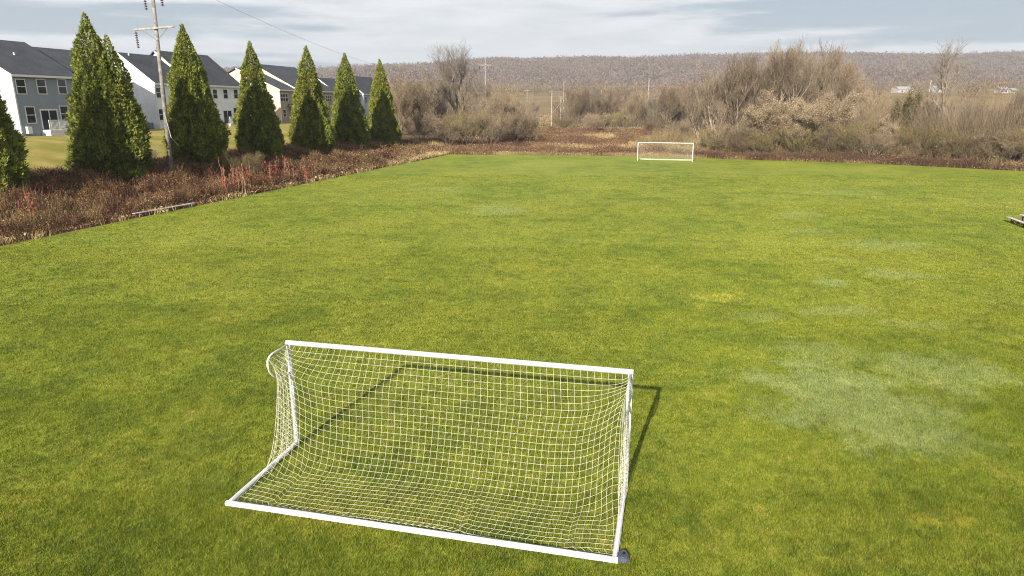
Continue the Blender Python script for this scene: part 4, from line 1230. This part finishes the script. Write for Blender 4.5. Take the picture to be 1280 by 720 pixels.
# ------------------------------------------------------------------ far country
def far_trees():
    """far hedgerows and wood edge: fuzzy crowns of small flakes, one mass"""
    r_ = np.random.default_rng(77)
    V = []
    rows = []
    for (Y, n, h0, h1, pxa, pxb) in ((285, 46, 6, 11, 480, 1330), (350, 60, 6, 12, 600, 1340), (470, 60, 6, 10, 560, 1340), (620, 80, 7, 12, 420, 1340), (820, 120, 8, 13, 330, 1340), (1020, 170, 9, 14, 250, 1340)):
        for k in range(n):
            px = r_.uniform(pxa, pxb); yy = Y * r_.uniform(.94, 1.06)
            p = at(px, 130, yy)
            if 640 < px < 715 and 300 < yy < 560: continue
            if 1035 < px < 1110 and 400 < yy < 650: continue
            if 1110 < px < 1280 and 260 < yy < 600 and r_.uniform() < .75: continue
            rows.append((p.x, yy, r_.uniform(h0, h1)))
    for (x, y, h) in rows:
        m = 150
        z0 = gzf(x, y)
        c = r_.normal(0, 1, (m, 3)); c /= np.linalg.norm(c, axis=1, keepdims=True); c *= r_.uniform(.2, 1, (m, 1)) ** .5
        P = np.stack([x + c[:, 0] * h * .5, y + c[:, 1] * h * .5, z0 + h * .52 + c[:, 2] * h * .5], -1)
        s = r_.uniform(.25, .55, (m, 1)) * (.6 + y / 1000)
        up = np.stack([r_.normal(0, .5, m), r_.normal(0, .5, m), np.ones(m)], -1); up /= np.linalg.norm(up, axis=1, keepdims=True)
        a = np.cross(up, r_.normal(0, 1, (m, 3))); a /= np.linalg.norm(a, axis=1, keepdims=True)
        V.append(np.stack([P - up * s * 2, P + a * s * .35, P + up * s * 2, P - a * s * .35], 1).reshape(-1, 3))
    V = np.concatenate(V)
    tag(link('far_wood', mesh_from('far_wood', V, [np.arange(len(V)).reshape(-1, 4)]), M_FARWOOD), 'far off bare hedgerows and wood edge below the hill', 'wood', kind='stuff')
far_trees()

CREST = [(-400, 104), (0, 97), (200, 92), (340, 86.5), (400, 84.5), (500, 80.5), (560, 79), (620, 76.5), (660, 75.5), (720, 73.5), (800, 71.5), (860, 69.5), (950, 69), (1040, 70.5), (1100, 69), (1180, 67.5), (1280, 67), (1700, 68)]
def hills():
    m, nb, b = newmat('leaf_litter_slope', .95, .1)
    n_ = nb.noise(nb.pos(), .012, 5, .6)
    nb.put(b.inputs['Base Color'], nb.mix(nb.ramp(n_, .3, .7), (.10, .075, .06), (.15, .11, .085)))
    us = np.linspace(-400, 1700, 260); vs = np.r_[np.linspace(0, 1, 60), np.linspace(1.03, 1.9, 14)]
    Y1, Y0 = 2500.0, 1050.0
    def height(px, v):
        cr = np.interp(px, [c[0] for c in CREST], [c[1] for c in CREST])
        zc = CAMH + (131.1 - cr) / 911 * Y1 - 11
        zb = 23.0
        y = Y0 + (Y1 - Y0) * v
        k = np.where(v <= 1, sstep(0, 1.08, v) ** 1.05 / float(sstep(0, 1.08, 1.0)) ** 1.05, 1 - .8 * sstep(1, 1.9, v))
        x = (px - 640) / F * (y * cp)
        rel = 14 * np.sin(x * .0062 + y * .002) * np.sin(y * .0041 + 1) + 6 * np.sin(x * .017 + 2 + y * .006)
        z = zb + (zc - zb) * k + rel * np.minimum(1, v * 3) * np.where(v <= 1, 1 - .75 * sstep(.75, 1, v), .25)
        return x, y, z
    U, Vv = np.meshgrid(us, vs); X, Y, Z = height(U, Vv)
    Z[0] -= 12
    idx = np.arange(U.size).reshape(U.shape)
    f = np.stack([idx[:-1, :-1], idx[:-1, 1:], idx[1:, 1:], idx[1:, :-1]], -1).reshape(-1, 4)
    tag(link('hills', mesh_from('hills', np.stack([X, Y, Z], -1).reshape(-1, 3), [f]), m, smooth=True), kind='structure')
    # the wood on it: low-poly ragged crowns
    r_ = np.random.default_rng(88); n = 26000
    px = r_.uniform(-60, 1340, n); v = np.r_[r_.uniform(0, 1, n - 3500), r_.uniform(.97, 1.02, 3500)]
    X, Y, Z = height(px, v)
    m = 16
    R = r_.uniform(3.5, 7.5, n); H = r_.uniform(4.5, 8.0, n) * np.where((v > .95) & (r_.uniform(0, 1, n) < .3), 1.5, 1.0)
    c = r_.normal(0, 1, (n, m, 3)); c /= np.linalg.norm(c, axis=2, keepdims=True); c *= r_.uniform(.3, 1, (n, m, 1))
    Pc = np.stack([X[:, None] + c[..., 0] * R[:, None], Y[:, None] + c[..., 1] * R[:, None], (Z + H * .9)[:, None] + c[..., 2] * H[:, None]], -1).reshape(-1, 3)
    up = r_.normal(0, .45, Pc.shape) + np.array([0, -.5, 1.0]); up /= np.linalg.norm(up, axis=1, keepdims=True)
    a = np.cross(up, r_.normal(0, 1, Pc.shape)); a /= np.linalg.norm(a, axis=1, keepdims=True)
    q = r_.uniform(1.3, 2.6, (len(Pc), 1))
    W_ = np.stack([Pc - up * q, Pc + a * q * .75, Pc + up * q, Pc - a * q * .75], 1)
    f = np.arange(len(Pc) * 4).reshape(-1, 4)
    tag(link('hillside_wood', mesh_from('hillside_wood', W_.reshape(-1, 3), [f]), M_HILLWOOD), 'leafless brown woodland covering the long hill', 'wood', kind='stuff')
hills()

M_FARMROOF = simple('dull_barn_roof', (.30, .30, .31), .8, .2)
def farm(px, py_base, Y, w, d, h, roofh, name, label, wall=M_CONC, roof=M_FARMROOF, rz=0.2):
    p = at(px, py_base, Y); z = gzf(p.x, Y)
    z = max(z, p.z) - .3
    root = empty(name, (p.x, Y, z), rz, label, 'farm building', 'pale farm buildings below the hill')
    b = MB(); b.box(-w/2, w/2, -d/2, d/2, -3, h)
    for x in (-w/2 + .02, w/2 - .02): b.add([(x, -d/2, h), (x, d/2, h), (x, 0, h + roofh)], [(0, 1, 2)])
    b.build('wall', wall, root)
    b = MB()
    for s in (-1, 1):
        b.add([(-w/2-.4, s*(d/2+.4), h-.1), (w/2+.4, s*(d/2+.4), h-.1), (w/2+.4, 0, h+roofh+.15), (-w/2-.4, 0, h+roofh+.15), (-w/2-.4, s*(d/2+.4), h+.2), (w/2+.4, s*(d/2+.4), h+.2), (w/2+.4, 0, h+roofh+.45), (-w/2-.4, 0, h+roofh+.45)],
              [(0,1,2,3),(4,5,6,7),(0,1,5,4),(1,2,6,5),(2,3,7,6),(3,0,4,7)])
    b.build('roof', roof or M_CONC, root)
    for x in (-w/4, w/4):
        b = MB(); b.box(x-.7, x+.7, -d/2-.05, -d/2+.05, h*.35, h*.75); b.build('window', M_GLASS, root)
farm(1127, 118, 620, 15, 9, 3.6, 2.2, 'farm_barn', 'long white barn below the hill left of the pale farmhouse')
farm(1170, 119, 600, 10, 8, 3.6, 2.6, 'farmhouse', 'pale farmhouse below the hill beside a slim white pole')
farm(1248, 132, 400, 5.0, 4, 2.3, 1.1, 'farm_shed', 'small white shed on the pasture near the right edge')
farm(1262, 132, 405, 3.0, 3, 1.6, .8, 'farm_shed', 'smaller pale shed right of the white one near the right edge')

# ------------------------------------------------------------------ air
def haze():
    m = bpy.data.materials.new('air'); m.use_nodes = True; nt = m.node_tree
    nt.nodes.remove(nt.nodes['Principled BSDF'])
    v = nt.nodes.new('ShaderNodeVolumePrincipled'); v.inputs['Color'].default_value = (.78, .84, .93, 1); v.inputs['Density'].default_value = .00018; v.inputs['Anisotropy'].default_value = .2
    nt.links.new(v.outputs[0], nt.nodes['Material Output'].inputs['Volume'])
    b = MB(); b.box(-5200, 5200, -80, 5200, -6, 240)
    tag(b.build('haze', m), kind='stuff')
haze()
